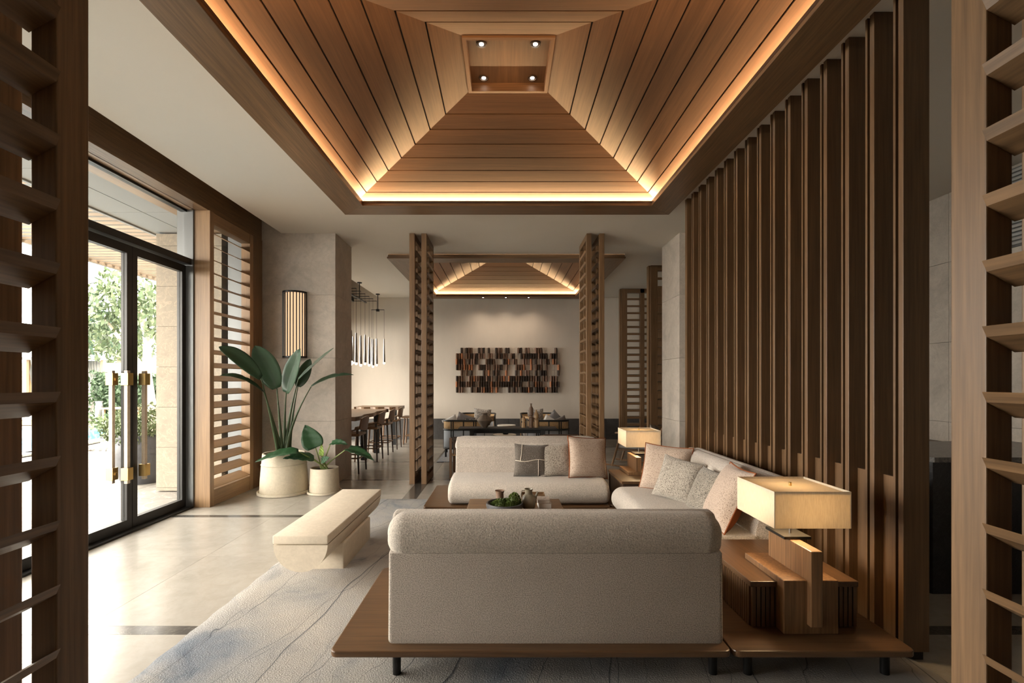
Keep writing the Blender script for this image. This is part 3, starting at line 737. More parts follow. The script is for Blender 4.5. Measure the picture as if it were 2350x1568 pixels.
# ------------------------------------------------------------------ plants
def lerp(a, b, t): return a + (b - a) * t
def leaf(root, base, tip, width, droop, mat, n=14, fold=.25, name='leaf', nrm=(0, -1, .15), heart=False, wav=0, tear=None):
    base, tip = Vector(base), Vector(tip); m_ = MB(); uvs = []
    L = (tip - base); up = Vector((0, 0, 1))
    side0 = L.normalized().cross(Vector(nrm)).normalized()
    K = 4
    for i in range(n + 1):
        t = i / n; p = base + L * t + up * droop * 4 * t * (1 - t)
        if heart: wd = width * (math.sin(math.pi * min(1, (t + .10) / 1.10) ** .62)) ** .8
        else: wd = width * (math.sin(math.pi * min(1, .04 + t * .96) ** .85)) ** .62
        if i == n: wd = .002
        if tear and i in tear: wd *= .72
        nn = Vector(nrm).normalized()
        for k in range(-K, K + 1):
            u = k / K
            q = p + side0 * wd * .5 * u + nn * (-abs(u) * wd * fold * (1 + .0)) * -1 + nn * wav * math.sin(i * 1.7 + k) 
            m_.v.append(q); uvs.append((u, t * 4 + abs(u) * .5))
    c_ = 2 * K + 1
    m_.f = [(i*c_+k, i*c_+k+1, (i+1)*c_+k+1, (i+1)*c_+k) for i in range(n) for k in range(2*K)]
    m_.v = [tuple(v) for v in m_.v]
    o = part(name, m_, mat, root, True)
    ul = o.data.uv_layers.new(name='uv')
    for lp in o.data.loops: ul.data[lp.index].uv = uvs[lp.vertex_index]
    sd = o.modifiers.new('thickness', 'SOLIDIFY'); sd.thickness = .0015
    return o
def sub(p, o): return (p[0] - o[0], p[1] - o[1], p[2] - o[2])
pp = (-2.96, 6.5, 0)
bp = empty('plant_pot', pp, 0, 'large cream tapered pot on a saucer holding the tall leafy plant', 'pot', 'cream plant pots')
part('saucer', MB().lathe([(.30, 0), (.335, .004), (.335, .035), (.318, .035), (.312, .015), (0, .012)], 0, 0, 0, 48), POT, bp, True)
part('pot_body', MB().lathe([(.295, .013), (.305, .03), (.295, .2), (.283, .36), (.279, .40), (.268, .535), (.25, .535), (.247, .47), (0, .47)], 0, 0, 0, 48), POT, bp, True)
part('rim_band', MB().lathe([(.284, .385), (.288, .388), (.285, .395), (.280, .40)], 0, 0, 0, 48), POT, bp, True)
so = MB().lathe([(.247, .48), (.15, .50), (0, .505)], 0, 0, 0, 24)
for k in range(160):
    a = rnd.uniform(0, 6.28); r = .235 * math.sqrt(rnd.random()); p = Vector((r*math.cos(a), r*math.sin(a), .505)); e = Euler((rnd.uniform(-.6,.6), rnd.uniform(-.6,.6), rnd.uniform(0,6)))
    so.box(-.018, .018, -.008, .008, -.005, .007, Matrix.Translation(p) @ e.to_matrix().to_4x4())
part('bark_chips', so, SOIL, bp, kind='stuff')
pl = empty('tall_leafy_plant', (pp[0], pp[1], .50), 0, 'tall plant with big paddle leaves on long stems in the large pot', 'plant')
po = (pp[0], pp[1], .50)
LV = [((-3.38, 5.72, 1.90), (-3.07, 6.1, 1.53), .19, .05, (.25, -1, .55)), ((-3.40, 5.78, 1.56), (-3.06, 6.15, 1.356), .11, .07, (.1, -.7, 1)),
      ((-3.20, 6.2, 1.95), (-2.99, 6.35, 1.40), .29, .03, (.3, -1, .1)), ((-2.66, 6.3, 1.92), (-2.89, 6.4, 1.34), .25, .0, (-.35, -1, .1)),
      ((-2.30, 6.5, 1.94), (-2.77, 6.5, 1.52), .12, .0, (-.9, -.7, .6)), ((-2.06, 6.6, 1.58), (-2.60, 6.5, 1.42), .12, .05, (0, -.5, 1)),
      ((-2.66, 6.62, 1.80), (-2.80, 6.55, 1.42), .17, .0, (.5, -1, .1))]
for q, (tip, bs, w, dr_, nr) in enumerate(LV):
    leaf(pl, sub(bs, po), sub(tip, po), w, dr_, LEAF, nrm=nr, fold=.16, tear={6} if q in (1, 4) else ({9} if q == 5 else None), wav=.002)
    b0 = Vector((-2.96 + .02 * (q - 3), 6.5 + .015 * ((q * 3) % 5 - 2), .50)); b1 = Vector(bs)
    pts = []
    for i in range(13):
        t = i / 12; p = b0.lerp(b1, t); bow = (b1.x - b0.x); p.x = b0.x + bow * (t ** 1.7); pts.append(sub(p, po))
    part('stem', MB().tube(pts, [lerp(.026, .007, min(1, i / 12 * 1.15)) for i in range(13)], 10), STEM, pl, True)
sp2 = (-2.42, 6.5, 0)
bq = empty('plant_pot', sp2, 0, 'smaller cream pot on a saucer beside the stone column', 'pot', 'cream plant pots')
part('saucer', MB().lathe([(.20, 0), (.222, .004), (.222, .03), (.208, .03), (.204, .013), (0, .012)], 0, 0, 0, 40), POT, bq, True)
part('pot_body', MB().lathe([(.185, .013), (.192, .03), (.186, .18), (.180, .335), (.165, .335), (.162, .29), (0, .29)], 0, 0, 0, 40), POT, bq, True)
part('soil', MB().lathe([(.163, .30), (.08, .31), (0, .312)], 0, 0, 0, 24), SOIL, bq)
ps = empty('broad_leaf_plant', (sp2[0], sp2[1], .31), 0, 'low plant with dark arrow-shaped leaves in the smaller pot', 'plant')
po = (sp2[0], sp2[1], .31)
AL = [((-2.62, 6.35, .92), (-2.50, 6.4, .61), .27, .0, (.2, -1, .2), LEAF2), ((-2.06, 6.35, .66), (-2.30, 6.4, .67), .13, .02, (.1, -.6, 1), LEAF2),
      ((-1.70, 6.3, .46), (-2.08, 6.4, .60), .20, .02, (.2, -.35, 1), LEAF2), ((-2.84, 6.2, .50), (-2.50, 6.35, .47), .20, .02, (0, -.5, 1), LEAF2),
      ((-3.12, 6.05, .48), (-2.66, 6.25, .58), .20, .03, (0, -.4, 1), LEAF2), ((-2.42, 6.4, .66), (-2.43, 6.42, .50), .07, 0, (0, -1, 0), LEAFY), ((-2.28, 6.3, .50), (-2.42, 6.38, .44), .09, 0, (.1, -.9, .4), LEAF2)]
for q, (tip, bs, w, dr_, nr, mt) in enumerate(AL):
    leaf(ps, sub(bs, po), sub(tip, po), w, dr_, mt, nrm=nr, fold=.12, heart=True, wav=.006)
    b0 = Vector((-2.42 + .015 * (q - 3), 6.5, .31)); b1 = Vector(bs); pts = []
    for i in range(9):
        t = i / 8; p = b0.lerp(b1, t); p.z = lerp(b0.z, b1.z, t ** .8); pts.append(sub(p, po))
    part('stem', MB().tube(pts, [lerp(.011, .006, i / 8) for i in range(9)], 8), STEM2, ps, True)

# ------------------------------------------------------------------ sconce
sc = empty('wall_sconce', (-3.03, 7.0, 1.83), 0, 'half-round bronze wall lamp with vertical bars on the left column', 'wall lamp')
part('diffuser', MB().prism([(.13 * math.cos(R(a)), .13 * math.sin(R(a))) for a in range(180, 361, 12)], .02, .93, 'z'), E_SCON, sc, True)
for z in (0, .93): part('end_plate', MB().prism([(.172 * math.cos(R(a)), .172 * math.sin(R(a))) for a in range(180, 361, 9)], z, z + .022, 'z'), BLACKM, sc)
for k in range(13):
    a = R(183 + k * 14.5); part('bar', box(.165*math.cos(a)-.006, .165*math.cos(a)+.006, .165*math.sin(a)-.006, .165*math.sin(a)+.006, .02, .93), DM, sc)
area((-3.03, 6.80, 2.3), (R(-90), 0, 0), .2, .9, 1.2, (1, .6, .32), 'sconce_glow').data.spread = R(170)

# ------------------------------------------------------------------ wall sculpture
ar = empty('wall_sculpture', (.07, 12.41, 1.77), 0, 'wide wall sculpture of many small staggered wooden blocks', 'wall art')
AM = [wood('block_dark', (.035, .02, .013), 'z'), wood('block_brown', (.13, .07, .042), 'z'), wood('block_pink', (.26, .16, .12), 'z'), plain('block_copper', (.42, .17, .08), .4, .3)]
FR = plain('thin_outline', (.30, .22, .17), .6)
r3 = random.Random(7); mes = [MB().prism([(-.026, 0), (.026, 0), (.026, -.05), (0.004, -.075), (-.026, -.03)], 0, .140, 'z').mesh('block', m_) for m_ in AM]
fm = MB(); 
for a in ((-.03, -.027, 0, .14), (.027, .03, 0, .14), (-.03, .03, .137, .14), (-.03, .03, 0, .003)): fm.box(a[0], a[1], -.03, -.026, a[2], a[3])
fme = fm.mesh('open_frame', FR)
dens = [.62, .80, .72, .66, .40, .78, .78, .66]
for rw in range(8):
    for cc in range(42):
        xx = -1.30 + cc * .0634; z = .576 - (rw + 1) * .144
        edge = rw in (0, 4) and cc < 2
        gap = rw in (0, 3, 4) and (cc % 15) in (7, 8)
        if edge or gap: continue
        if r3.random() < dens[rw]: me = mes[r3.choices((0, 1, 2, 3), (5, 4, 2, 1.4))[0]]; nm = 'block'
        elif r3.random() < .6: me = fme; nm = 'open_frame'
        else: continue
        o = bpy.data.objects.new(nm, me); link(o, ar); o.location = (xx + (.008 if rw % 2 else 0), 0, z)

# ------------------------------------------------------------------ pendant lights
pc = empty('pendant_cluster', (-3.15, 10.3, 0), 0, 'cluster of slim chrome tube pendants hanging over the bar table', 'pendant light')
part('canopy', MB().lathe([(.05, -.02), (.05, 0)], .0, .2, CEIL, 20), BLACKM, pc)
part('drop_rod', MB().tube([(0, .2, 3.28), (0, .2, CEIL)], .010, 8), BLACKM, pc)
part('main_bar', box(-.02, .02, -1.3, .7, 3.265, 3.285), BLACKM, pc)
for k in range(7):
    y = -1.2 + k * .30
    part('crossbar', box(-.27 + (.05 if k % 2 else 0), .27, y - .006, y + .006, 3.29, 3.302), BLACKM, pc)
    for sx in (-1, 1):
        X = sx * .265 - (0 if sx > 0 or not k % 2 else -.05)
        zt = 2.50 - .02 * (k % 3) - (.05 if sx > 0 else 0)
        part('cord', MB().tube([(X, y, zt), (X, y, 3.30)], .003, 5), BLACKM, pc)
        part('tube', MB().lathe([(.014, .58), (.016, .56), (.031, 0), (.029, 0)], X, y, zt - .58, 14), CHROME, pc, True)
        part('bulb', MB().lathe([(.0, -.045), (.022, -.035), (.027, 0), (.0, .0)], X, y, zt - .58, 12), E_BULB, pc, True)
p1 = empty('single_pendant', (-3.12, 11.9, 0), 0, 'separate chrome tube pendant nearest the rear wall', 'pendant light')
part('canopy', MB().lathe([(.05, -.02), (.05, 0)], 0, 0, CEIL, 20), BLACKM, p1)
part('drop_rod', MB().tube([(0, 0, 3.25), (0, 0, CEIL)], .010, 8), BLACKM, p1)
part('crossbar', box(-.16, .16, -.006, .006, 3.235, 3.248), BLACKM, p1); part('hub', box(-.035, .035, -.03, .03, 3.205, 3.26), BLACKM, p1)
for X in (.155, -.155):
    z0 = 1.95
    part('cord', MB().tube([(X, 0, z0 + .55), (X, 0, 3.24)], .003, 5), BLACKM, p1)
    if X > 0 or True:
        part('tube', MB().lathe([(.014, .58), (.016, .56), (.031, 0), (.029, 0)], X, 0, z0, 14), CHROME, p1, True)
        part('bulb', MB().lathe([(.0, -.045), (.022, -.035), (.027, 0), (.0, .0)], X, 0, z0, 12), E_BULB, p1, True)

# ------------------------------------------------------------------ bar tables and stools
def live_table(name, x0, x1, y0, y1, label, legs, along='y'):
    t = empty(name, ((x0+x1)/2, (y0+y1)/2, 0), 0, label, 'bar table', 'live-edge bar tables')
    w, l = (x1-x0)/2, (y1-y0)/2; m_ = MB(); n = 16; r_ = random.Random(len(label)); pts = []
    for i in range(n + 1): pts.append((w + .03 * math.sin(i * 1.1) * (along == 'y'), -l + 2*l*i/n))
    for i in range(n + 1): pts.append((w - 2*w*i/n, l + .02 * math.sin(i)))
    for i in range(n + 1): pts.append((-w + .03 * math.sin(i * .9), l - 2*l*i/n))
    for i in range(1, n): pts.append((-w + 2*w*i/n, -l + (.03 * math.sin(i * 1.3) if along == 'x' else 0)))
    m_.prism(pts, .83, .90, 'z'); part('table_top', m_, WY if along == 'y' else WX, t)
    for (x, y) in legs: part('leg', box(x - .05, x + .05, y - .04, y + .04, 0, .83), BLACKP, t)
    return t
live_table('bar_table', -3.45, -2.47, 8.0, 10.3, 'thick live-edge bar table beneath the pendant cluster', [(.3, -1.0), (-.3, -1.0), (.3, .9), (-.3, .9), (.3, 0)])
live_table('bar_table', -3.45, -2.42, 11.0, 11.7, 'reddish live-edge bar table standing across, near the rear wall', [(-.4, 0), (.35, 0)], 'x')
def stool():
    """faces -x"""
    t = empty('bar_stool', (-2.54, 7.98, 0), 0, 'wooden bar stool with curved back, nearest the stone column', 'bar stool', 'bar stools along the live-edge table')
    for sx, sy in ((-.19, -.18), (-.19, .18), (.17, -.19), (.17, .19)):
        top = .64 if sx < 0 else .74
        part('leg', MB().tube([(sx * 1.15 , sy * 1.1, 0), (sx * .95, sy * .92, top)], [.014, .021], 8), STW if sx < 0 else DARKW, t, True)
    se = MB().rbox(-.23, .2, -.21, .21, .60, .645, .02, 3); part('seat', se, STW, t, True)
    m_ = MB(); n = 10
    for i in range(n + 1):
        a = -1 + 2 * i / n; y = .22 * a; x = .2 + .03 * (1 - a * a)
        zt = .92 - .03 * a * a; zb = .68 + .05 * a * a
        for q, (xx, zz) in enumerate(((x, zb), (x + .03, zt), (x + .05, zt), (x + .022, zb))): m_.v.append((xx, y, zz))
    m_.f = [(i*4+k, i*4+(k+1)%4, (i+1)*4+(k+1)%4, (i+1)*4+k) for i in range(n) for k in range(4)] + [(0, 1, 2, 3), (n*4+3, n*4+2, n*4+1, n*4)]
    part('backrest', m_, STW, t, True)
    for sy in (-1, 1): part('arm_strut', MB().tube([(-.10, sy * .2, .645), (.05, sy * .215, .67), (.2, sy * .22, .74)], .012, 6), STW, t, True)
    for a, b in (((-.21, -.195), (-.21, .195)), ((.19, -.2), (.19, .2)), ((-.21, -.195), (.19, -.2)), ((-.21, .195), (.19, .2))):
        part('foot_rail', MB().tube([(a[0], a[1], .25), (b[0], b[1], .25)], .013, 6), STW, t, True)
    return t
st = stool()
for y, lb in ((9.1, 'wooden bar stool, second from the stone column'), (9.95, 'wooden bar stool, third from the stone column'), (10.75, 'wooden bar stool, farthest from the stone column in the row')): dup(st, (-2.54, y, 0), 0, lb)
dup(st, (-3.75, 8.5, 0), math.pi, 'wooden bar stool on the window side of the bar table, near end')
dup(st, (-3.75, 9.6, 0), math.pi, 'wooden bar stool on the window side of the bar table, far end')
bs = empty('backless_stool', (-2.15, 11.55, 0), 0, 'backless wooden stool at the end by the crosswise bar table', 'stool')
part('seat', MB().rbox(-.27, .27, -.19, .19, .62, .66, .01, 2), STW, bs)
for x in (-.22, .22):
    for y in (-.15, .15): part('leg', MB().tube([(x * 1.08, y, 0), (x * .95, y, .62)], .02, 8), STW, bs)
for y in (-.15, .15): part('foot_rail', MB().tube([(-.22, y, .2), (.22, y, .2)], .014, 6), STW, bs)

# ------------------------------------------------------------------ rear lounge furniture
def tub(loc, rz, label, w=.80, dpt=.78):
    """curved-back armchair; local back towards -y"""
    t = empty('rattan_armchair', loc, rz, label, 'armchair', 'cane-backed armchairs of the rear lounge')
    hw = w / 2; r = .16
    path = [(-hw, dpt - .12)] + [(-hw + r + r * math.cos(R(a)), r + r * math.sin(R(a))) for a in range(180, 271, 15)] + [(hw - r + r * math.cos(R(a)), r + r * math.sin(R(a))) for a in range(270, 361, 15)] + [(hw, dpt - .12)]
    top = [(x, y, .72) for x, y in path]; top = [(-hw, dpt, .42), (-hw, dpt - .04, .60)] + [( -hw, dpt - .12, .70)] + top[1:-1] + [(hw, dpt - .12, .70), (hw, dpt - .04, .60), (hw, dpt, .42)]
    part('top_rail', MB().tube(top, .019, 8), BLACKP, t, True)
    for z, nm in ((.545, 'mid_rail'), (.18, 'bottom_rail')): part(nm, MB().tube([(x, y, z) for x, y in path], .017, 8), BLACKP, t, True)
    for z0, z1, nm, mt in ((.545, .715, 'cane_panel', CANE), (.18, .545, 'outer_panel', BLUEF)):
        m_ = MB(); n = len(path)
        for x, y in path:
            for k, zz in ((0, z0), (0, z1)): m_.v.append((x, y, zz))
        m_.f = [(2*i, 2*i+2, 2*i+3, 2*i+1) for i in range(n-1)]
        o = part(nm, m_, mt, t, True); sd = o.modifiers.new('thickness', 'SOLIDIFY'); sd.thickness = .012
    for x, y in ((-hw, dpt - .12), (hw, dpt - .12), (-hw + .05, .05), (hw - .05, .05)): part('leg', MB().tube([(x, y, 0), (x, y, .20)], .018, 8), BLACKP, t)
    for x, y in (path[1], path[7], (0, 0), path[8], path[-2], (-.2, 0), (.2, 0)): part('upright', MB().tube([(x, y, .18), (x, y, .72)], .012, 6), BLACKP, t)
    part('seat_cushion', MB().rbox(-hw + .03, hw - .03, .05, dpt - .02, .24, .42, .05, 4), WHITEF, t, True)
    return t
tub((-.80, 9.40, 0), 0, 'cane armchair with its back to us, behind the pale sofa at left')
tub((.86, 9.40, 0), 0, 'cane armchair with its back to us, right of the wooden bottles')
tub((-.62, 11.6, 0), math.pi, 'cane armchair facing us near the rear wall, behind the round vase')
tub((.78, 11.6, 0), math.pi, 'cane armchair facing us near the rear wall, right of the bottles')
CG = 'cushions on the cane armchairs'
def cc(w, mat, loc, rot, label): cushion(w, w, .13, mat, loc, tuple(R(a) for a in rot), label, group=CG, n=10)
cc(.36, GREYF, (-.80, 9.62, .66), (-18, 22, 10), 'grey cushion tipped on a corner in the left cane armchair')
cc(.30, WHITEF, (-1.05, 9.58, .64), (-10, -25, 5), 'white cushion at the left end of the left cane armchair')
cc(.30, fabric('black_print', (.05, .05, .05), 60, .2, speck=(.4, .36, .3), sth=.58), (-.66, 9.56, .60), (-10, 8, 0), 'black patterned cushion low in the left cane armchair')
cc(.40, fabric('striped_weave', (.42, .38, .34), 80, .2, speck=(.2, .18, .16), sth=.5), (-.52, 11.25, .66), (18, 5, 0), 'striped cushion in the rear cane armchair behind the vase')
cc(.34, GREYF, (1.00, 9.66, .69), (-16, 45, 0), 'blue grey cushion standing on its corner in the right cane armchair')
cc(.30, WHITEF, (.88, 9.58, .64), (-12, 30, 0), 'white cushion in the right cane armchair')
cc(.30, fabric('taupe_linen', (.13, .11, .10), 200, .2), (1.10, 9.56, .63), (-12, -20, 0), 'dark taupe cushion at the right of the right cane armchair')
cc(.38, fabric('striped_weave_b', (.40, .36, .33), 80, .2, speck=(.2, .18, .16), sth=.5), (.72, 11.25, .66), (18, -5, 0), 'striped cushion in the rear cane armchair right of the bottles')

dt = empty('black_console_table', (.055, 8.65, 0), 0, 'long black console table behind the pale sofa', 'table')
part('table_top', MB().rbox(-.87, .87, -.2, .2, .635, .665, .006, 2), BLACKP, dt)
for x in (-.63, .62):
    for y in (-.16, .16): part('leg', box(x - .035, x + .035, y - .03, y + .03, 0, .635), BLACKP, dt)
part('apron', box(-.63, .62, -.012, .012, .56, .635), BLACKP, dt)
solo('round_vase', MB().lathe([(.045, 0), (.05, .01), (.10, .07), (.137, .13), (.13, .155), (.06, .215), (.045, .235), (.055, .26), (.048, .26), (.035, .235), (.05, .2), (0, .1)], 0, 0, 0, 32), TAUPE, 'squat taupe clay vase on the black console table', 'vase', smooth=True, loc=(-.355, 8.62, .665))
def bottle(loc, h, r, mat, label, cut=False):
    solo('wooden_bottle', MB().lathe([(r, 0), (r, h * .42), (r * .62, h * .45), (r * .62, h * .5), (r, h * .53), (r, h * .78), (r * .35, h * .90), (r * .33, h * .97), (r * .45, h * .975), (r * .45, h), (0, h)], 0, 0, 0, 20), mat, label, 'sculpture', 'carved wooden bottles on the console', smooth=True, loc=loc)
bottle((.34, 8.62, .665), .21, .038, LO, 'short pale wooden bottle, left in the trio')
bottle((.47, 8.60, .665), .43, .042, CLAYB, 'tallest dark wooden bottle, mid of the trio')
bottle((.565, 8.64, .665), .315, .042, LO, 'pale wooden bottle of middle height, right in the trio')
def round_table(loc, r, h, label):
    t = empty('round_side_table', loc, 0, label, 'side table', 'round side tables of the rear lounge')
    part('table_top', MB().lathe([(r * .95, h - .03), (r, h - .02), (r, h - .005), (r * .98, h), (0, h)], 0, 0, 0, 36), fabric('pale_top', (.55, .50, .42), 50, .05), t, True)
    for k in range(3):
        a = R(30 + 120 * k); part('leg', MB().tube([(r*.8*math.cos(a), r*.8*math.sin(a), 0), (r*.6*math.cos(a), r*.6*math.sin(a), h - .03)], .016, 8), LO, t, True)
round_table((.04, 10.5, 0), .20, .54, 'round pale side table, farther and taller one')
round_table((.0, 9.75, 0), .235, .42, 'round pale side table holding a black bowl')
solo('black_bowl', MB().lathe([(.04, 0), (.05, .008), (.085, .05), (.08, .05), (.045, .015), (0, .012)], 0, 0, 0, 24), BLACKP, 'small black bowl on the lower round table', 'bowl', smooth=True, loc=(.02, 9.75, .42))
def oak_chair(loc, rz, label):
    t = empty('oak_chair', loc, rz, label, 'chair', 'pale oak chairs of the rear lounge')
    for x in (-.24, .24):
        part('leg', box(x - .018, x + .018, -.02, .02, 0, .70), LO, t); part('leg', box(x - .018, x + .018, .46, .50, 0, .42), LO, t)
        part('side_rail', box(x - .014, x + .014, .02, .46, .36, .40), LO, t)
    part('seat', MB().rbox(-.22, .22, .0, .48, .38, .44, .02, 3), WHITEF, t, True); part('back_rail', MB().rbox(-.24, .24, -.015, .015, .58, .70, .01, 2), LO, t)
oak_chair((-.35, 10.8, 0), R(60), 'pale oak chair left of the round side tables')
oak_chair((.50, 10.8, 0), R(-60), 'pale oak chair right of the round side tables')
def woven_chair(loc, label):
    t = empty('woven_chair', loc, 0, label, 'chair', 'dark woven chairs behind the pale sofa')
    for x in (-.27, .27):
        part('leg', box(x - .02, x + .02, -.02, .02, 0, .62), STW, t, bevel=.004); part('leg', box(x - .02, x + .02, .5, .54, 0, .55), STW, t)
        part('arm', box(x - .025, x + .025, .02, .54, .53, .56), STW, t)
    part('top_rail', MB().rbox(-.27, .27, -.018, .018, .58, .635, .008, 2), DARKW, t)
    for i in range(14): part('weave_strap', box(-.235 + i * .0345, -.215 + i * .0345, -.01, .004, .36, .60), DARKW, t)
    part('seat', MB().rbox(-.25, .25, 0, .52, .34, .38, .01, 2), CANE, t)
woven_chair((-.56, 7.45, 0), 'dark woven chair behind the left end of the pale sofa')
woven_chair((.90, 7.8, 0), 'dark woven chair behind the right end of the pale sofa')
solo('lounge_rug', MB().rbox(-1.25, 1.3, 8.9, 11.9, .001, .012, .004, 1), fabric('blue_grey_rug', (.25, .29, .36), 40, .3, speck=(.42, .4, .38), sth=.5), 'blue grey rug beneath the rear lounge chairs', 'rug')
# armchair at right
ac = empty('wooden_armchair', (2.55, 8.35, 0), R(62), 'open-frame wooden armchair with grey seat beyond the far lamp', 'armchair')
for x in (-.32, .32):
    part('front_leg', MB().tube([(x, .62, .03), (x, .46, .60)], .02, 8), STW, ac, True); part('rear_leg', MB().tube([(x, -.28, .03), (x, .06, .62)], .02, 8), STW, ac, True)
    part('back_post', MB().tube([(x * .9, .02, .30), (x * .85, -.30, .84)], .018, 8), STW, ac, True)
    part('arm', MB().rbox(x - .03, x + .03, -.16, .56, .59, .62, .01, 2), STW, ac, True)
    part('runner', MB().tube([(x, -.40, .05), (x, .1, .015), (x, .72, .05)], .016, 6), STW, ac, True)
part('seat_frame', box(-.30, .30, -.02, .52, .30, .335), STW, ac)
part('seat_cushion', MB().rbox(-.29, .29, -.02, .54, .336, .42, .03, 4), WHITEF, ac, True)
part('top_rail', MB().tube([(-.27, -.30, .84), (.27, -.30, .84)], .016, 8), STW, ac)
for i in range(5): part('back_slat', box(-.2 + i * .1 - .012, -.2 + i * .1 + .012, -.01, .01, 0, .56), STW, ac).matrix_local = Matrix.Translation((0, .0, .33)) @ Matrix.Rotation(R(31), 4, 'X')
cushion(.38, .30, .12, PIL_S, (2.62, 8.38, .60), (R(-25), R(8), R(62)), 'patterned grey cushion in the open-frame armchair', n=10)

# ------------------------------------------------------------------ black stone counter at right
bc = empty('stone_counter', (3.75, 3.8, 0), 0, 'black rough stone counter beyond the right-hand partition post', 'counter')
part('counter_body', MB().prism([(-.90, -.18), (-.74, -.40), (.7, -.40), (.7, .45), (-.74, .45), (-.90, .2)], 0, .93, 'z'), BLACKS, bc)
part('counter_top', MB().prism([(-.93, -.19), (-.755, -.43), (.73, -.43), (.73, .48), (-.755, .48), (-.93, .21)], .93, .965, 'z'), stone('dark_top', (.10, .095, .09), .3), bc)

# ------------------------------------------------------------------ outside: terrace, pier, pergola
pt = struct('floor_terrace', box(-30, -3.88, -12, 30, -.2, -.03), PAVE)
for i in range(7):
    for j in range(14):
        x0 = -3.90 - 1.2 * (i + 1); y0 = -1 + j * 1.2
        if x0 < -9 : continue
        part('paving_stone', box(x0 + .003, x0 + 1.197, y0 + .003, y0 + 1.197, -.03, -.012), PAVE, pt)
so_ = struct('ceiling_terrace', box(-4.80, -3.86, -5, 12.4, 3.535, 3.62), GAP)
y = -5
while y < 12.3:
    for a, b in ((-4.80, -4.34), (-4.335, -3.86)): part('soffit_panel', box(a + .003, b - .003, y + .003, y + 1.197, 3.52, 3.535), SOFFIT, so_)
    y += 1.2
struct('wall_fascia', box(-4.84, -4.80, -5, 12.4, 3.50, 4.2), SOFFIT)
pr = empty('pergola', (-5.9, 4, 3.5), 0, 'pale timber slatted pergola over the terrace outside', 'pergola')
for i in range(95):
    y = -8 + i * .16; part('slat', box(-1.0, 1.04, y, y + .06, .02, .12), PERG, pr)
part('beam', box(-1.04, -.98, -8, 7.2, -.02, .14), PERG, pr)
pier = struct('column_terrace', box(-4.72, -3.87, 6.60, 7.4, 0, 3.49), GAP)
z = -.01
for b in (.045, .593, 1.141, 1.689, 2.237, 2.785, 3.333, 3.50):
    part('stone_block', box(-4.74, -3.85, 6.58, 7.42, max(z, 0) + .002, b - .002), SAND, pier); z = b
# pool
po_ = empty('swimming_pool', (-13, 13, 0), 0, 'blue swimming pool seen through the glass doors', 'pool')
pool = [(-10.0 + 13, -3.5 - 0), (-9.6 + 13, -1.2), (-11.9 + 13, 2.0), (-20 + 13, 2.2), (-22 + 13, -8), (-9.6 + 13 - .8, -8)]
pool = [(3.1, -3.0), (2.6, -.6), (.9, 1.9), (-9, 2.0), (-11, -9), (3.0, -9)]
part('water', MB().prism(pool, -.012, -.004, 'z'), WATER, po_)
n = len(pool)
for i in range(n):
    a, b = Vector(pool[i]), Vector(pool[(i+1) % n]); d = (b - a).normalized(); m_ = Vector((d.y, -d.x)) * .35
    if m_.dot(a - Vector((-4, -3))) < 0: m_ = -m_
    part('coping', MB().prism([tuple(a - d*.1), tuple(b + d*.1), tuple(b + m_ + d*.1), tuple(a + m_ - d*.1)], -.01, .03, 'z'), PAVE, po_)
pe = MB(); r5 = random.Random(3)
for k in range(1500):
    t = r5.random(); x = lerp(-9.7, -11.6, t) + r5.uniform(.6, 1.7); y = lerp(10.5, 15.2, t) + r5.uniform(-.2, .4); s = r5.uniform(.03, .07)
    pe.box(-s, s, -s * .7, s * .7, -.01, s * .6, Matrix.Translation((x, y, -.005)) @ Euler((r5.uniform(-.3,.3), r5.uniform(-.3,.3), r5.uniform(0, 6))).to_matrix().to_4x4())
solo('pebble_bed', pe, PEB, 'bed of grey pebbles beside the pool', 'pebbles', kind='stuff')

def leaves(mb, c, rad, n, size, r_):
    for _ in range(n):
        while True:
            d = Vector((r_.uniform(-1, 1), r_.uniform(-1, 1), r_.uniform(-1, 1)))
            if .25 < d.length < 1: break
        d = d.normalized() * (d.length ** .5)
        p = Vector(c) + Vector((d.x * rad[0], d.y * rad[1], d.z * rad[2])); s = size * r_.uniform(.6, 1.3)
        e = Euler((r_.uniform(0, 3), r_.uniform(0, 3), r_.uniform(0, 6))).to_matrix()
        mb.add([p + e @ Vector(q) for q in ((-s, 0, 0), (0, -s * .4, 0), (s, 0, 0), (0, s * .4, 0))], [(0, 1, 2, 3)])
def tree(loc, blobs, trunk, label, n=420, size=.10, mat=None):
    t = empty('garden_tree', loc, 0, label, 'tree', 'trees beyond the terrace'); r_ = random.Random(int(abs(loc[0]) * 10))
    m_ = MB()
    for c_, rd in blobs: leaves(m_, c_, (rd, rd, rd * .7), int(n * rd * rd * 1.6), size, r_)
    part('crown', m_, mat or FOL_T, t)
    for pts, rs in trunk: part('trunk', MB().tube(pts, rs, 10), BARK, t, True)
    return t
tr1 = [([(0, 0, 0), (.05, 0, .8), (-.15, .1, 1.7), (-.05, 0, 2.5), (-.3, 0, 3.6)], [.17, .13, .12, .09, .04]), ([(-.1, 0, 1.75), (-.7, 0, 2.5), (-1.3, .1, 3.2)], [.08, .06, .03]), ([(-.08, 0, 2.4), (.5, 0, 3.0), (.9, 0, 3.5)], [.07, .05, .03])]
tree((-9.55, 13.0, 0), [((-1.4, 0, 3.5), .9), ((-.4, .3, 4.1), 1.0), ((.6, 0, 3.5), .9), ((-.9, .4, 2.9), .75), ((.2, -.3, 3.1), .7), ((-2.2, 0, 3.0), .6), ((-1.7, .2, 2.4), .5), ((-.8, .2, 3.6), .8)], tr1, 'light green spreading tree seen through the right glass door')
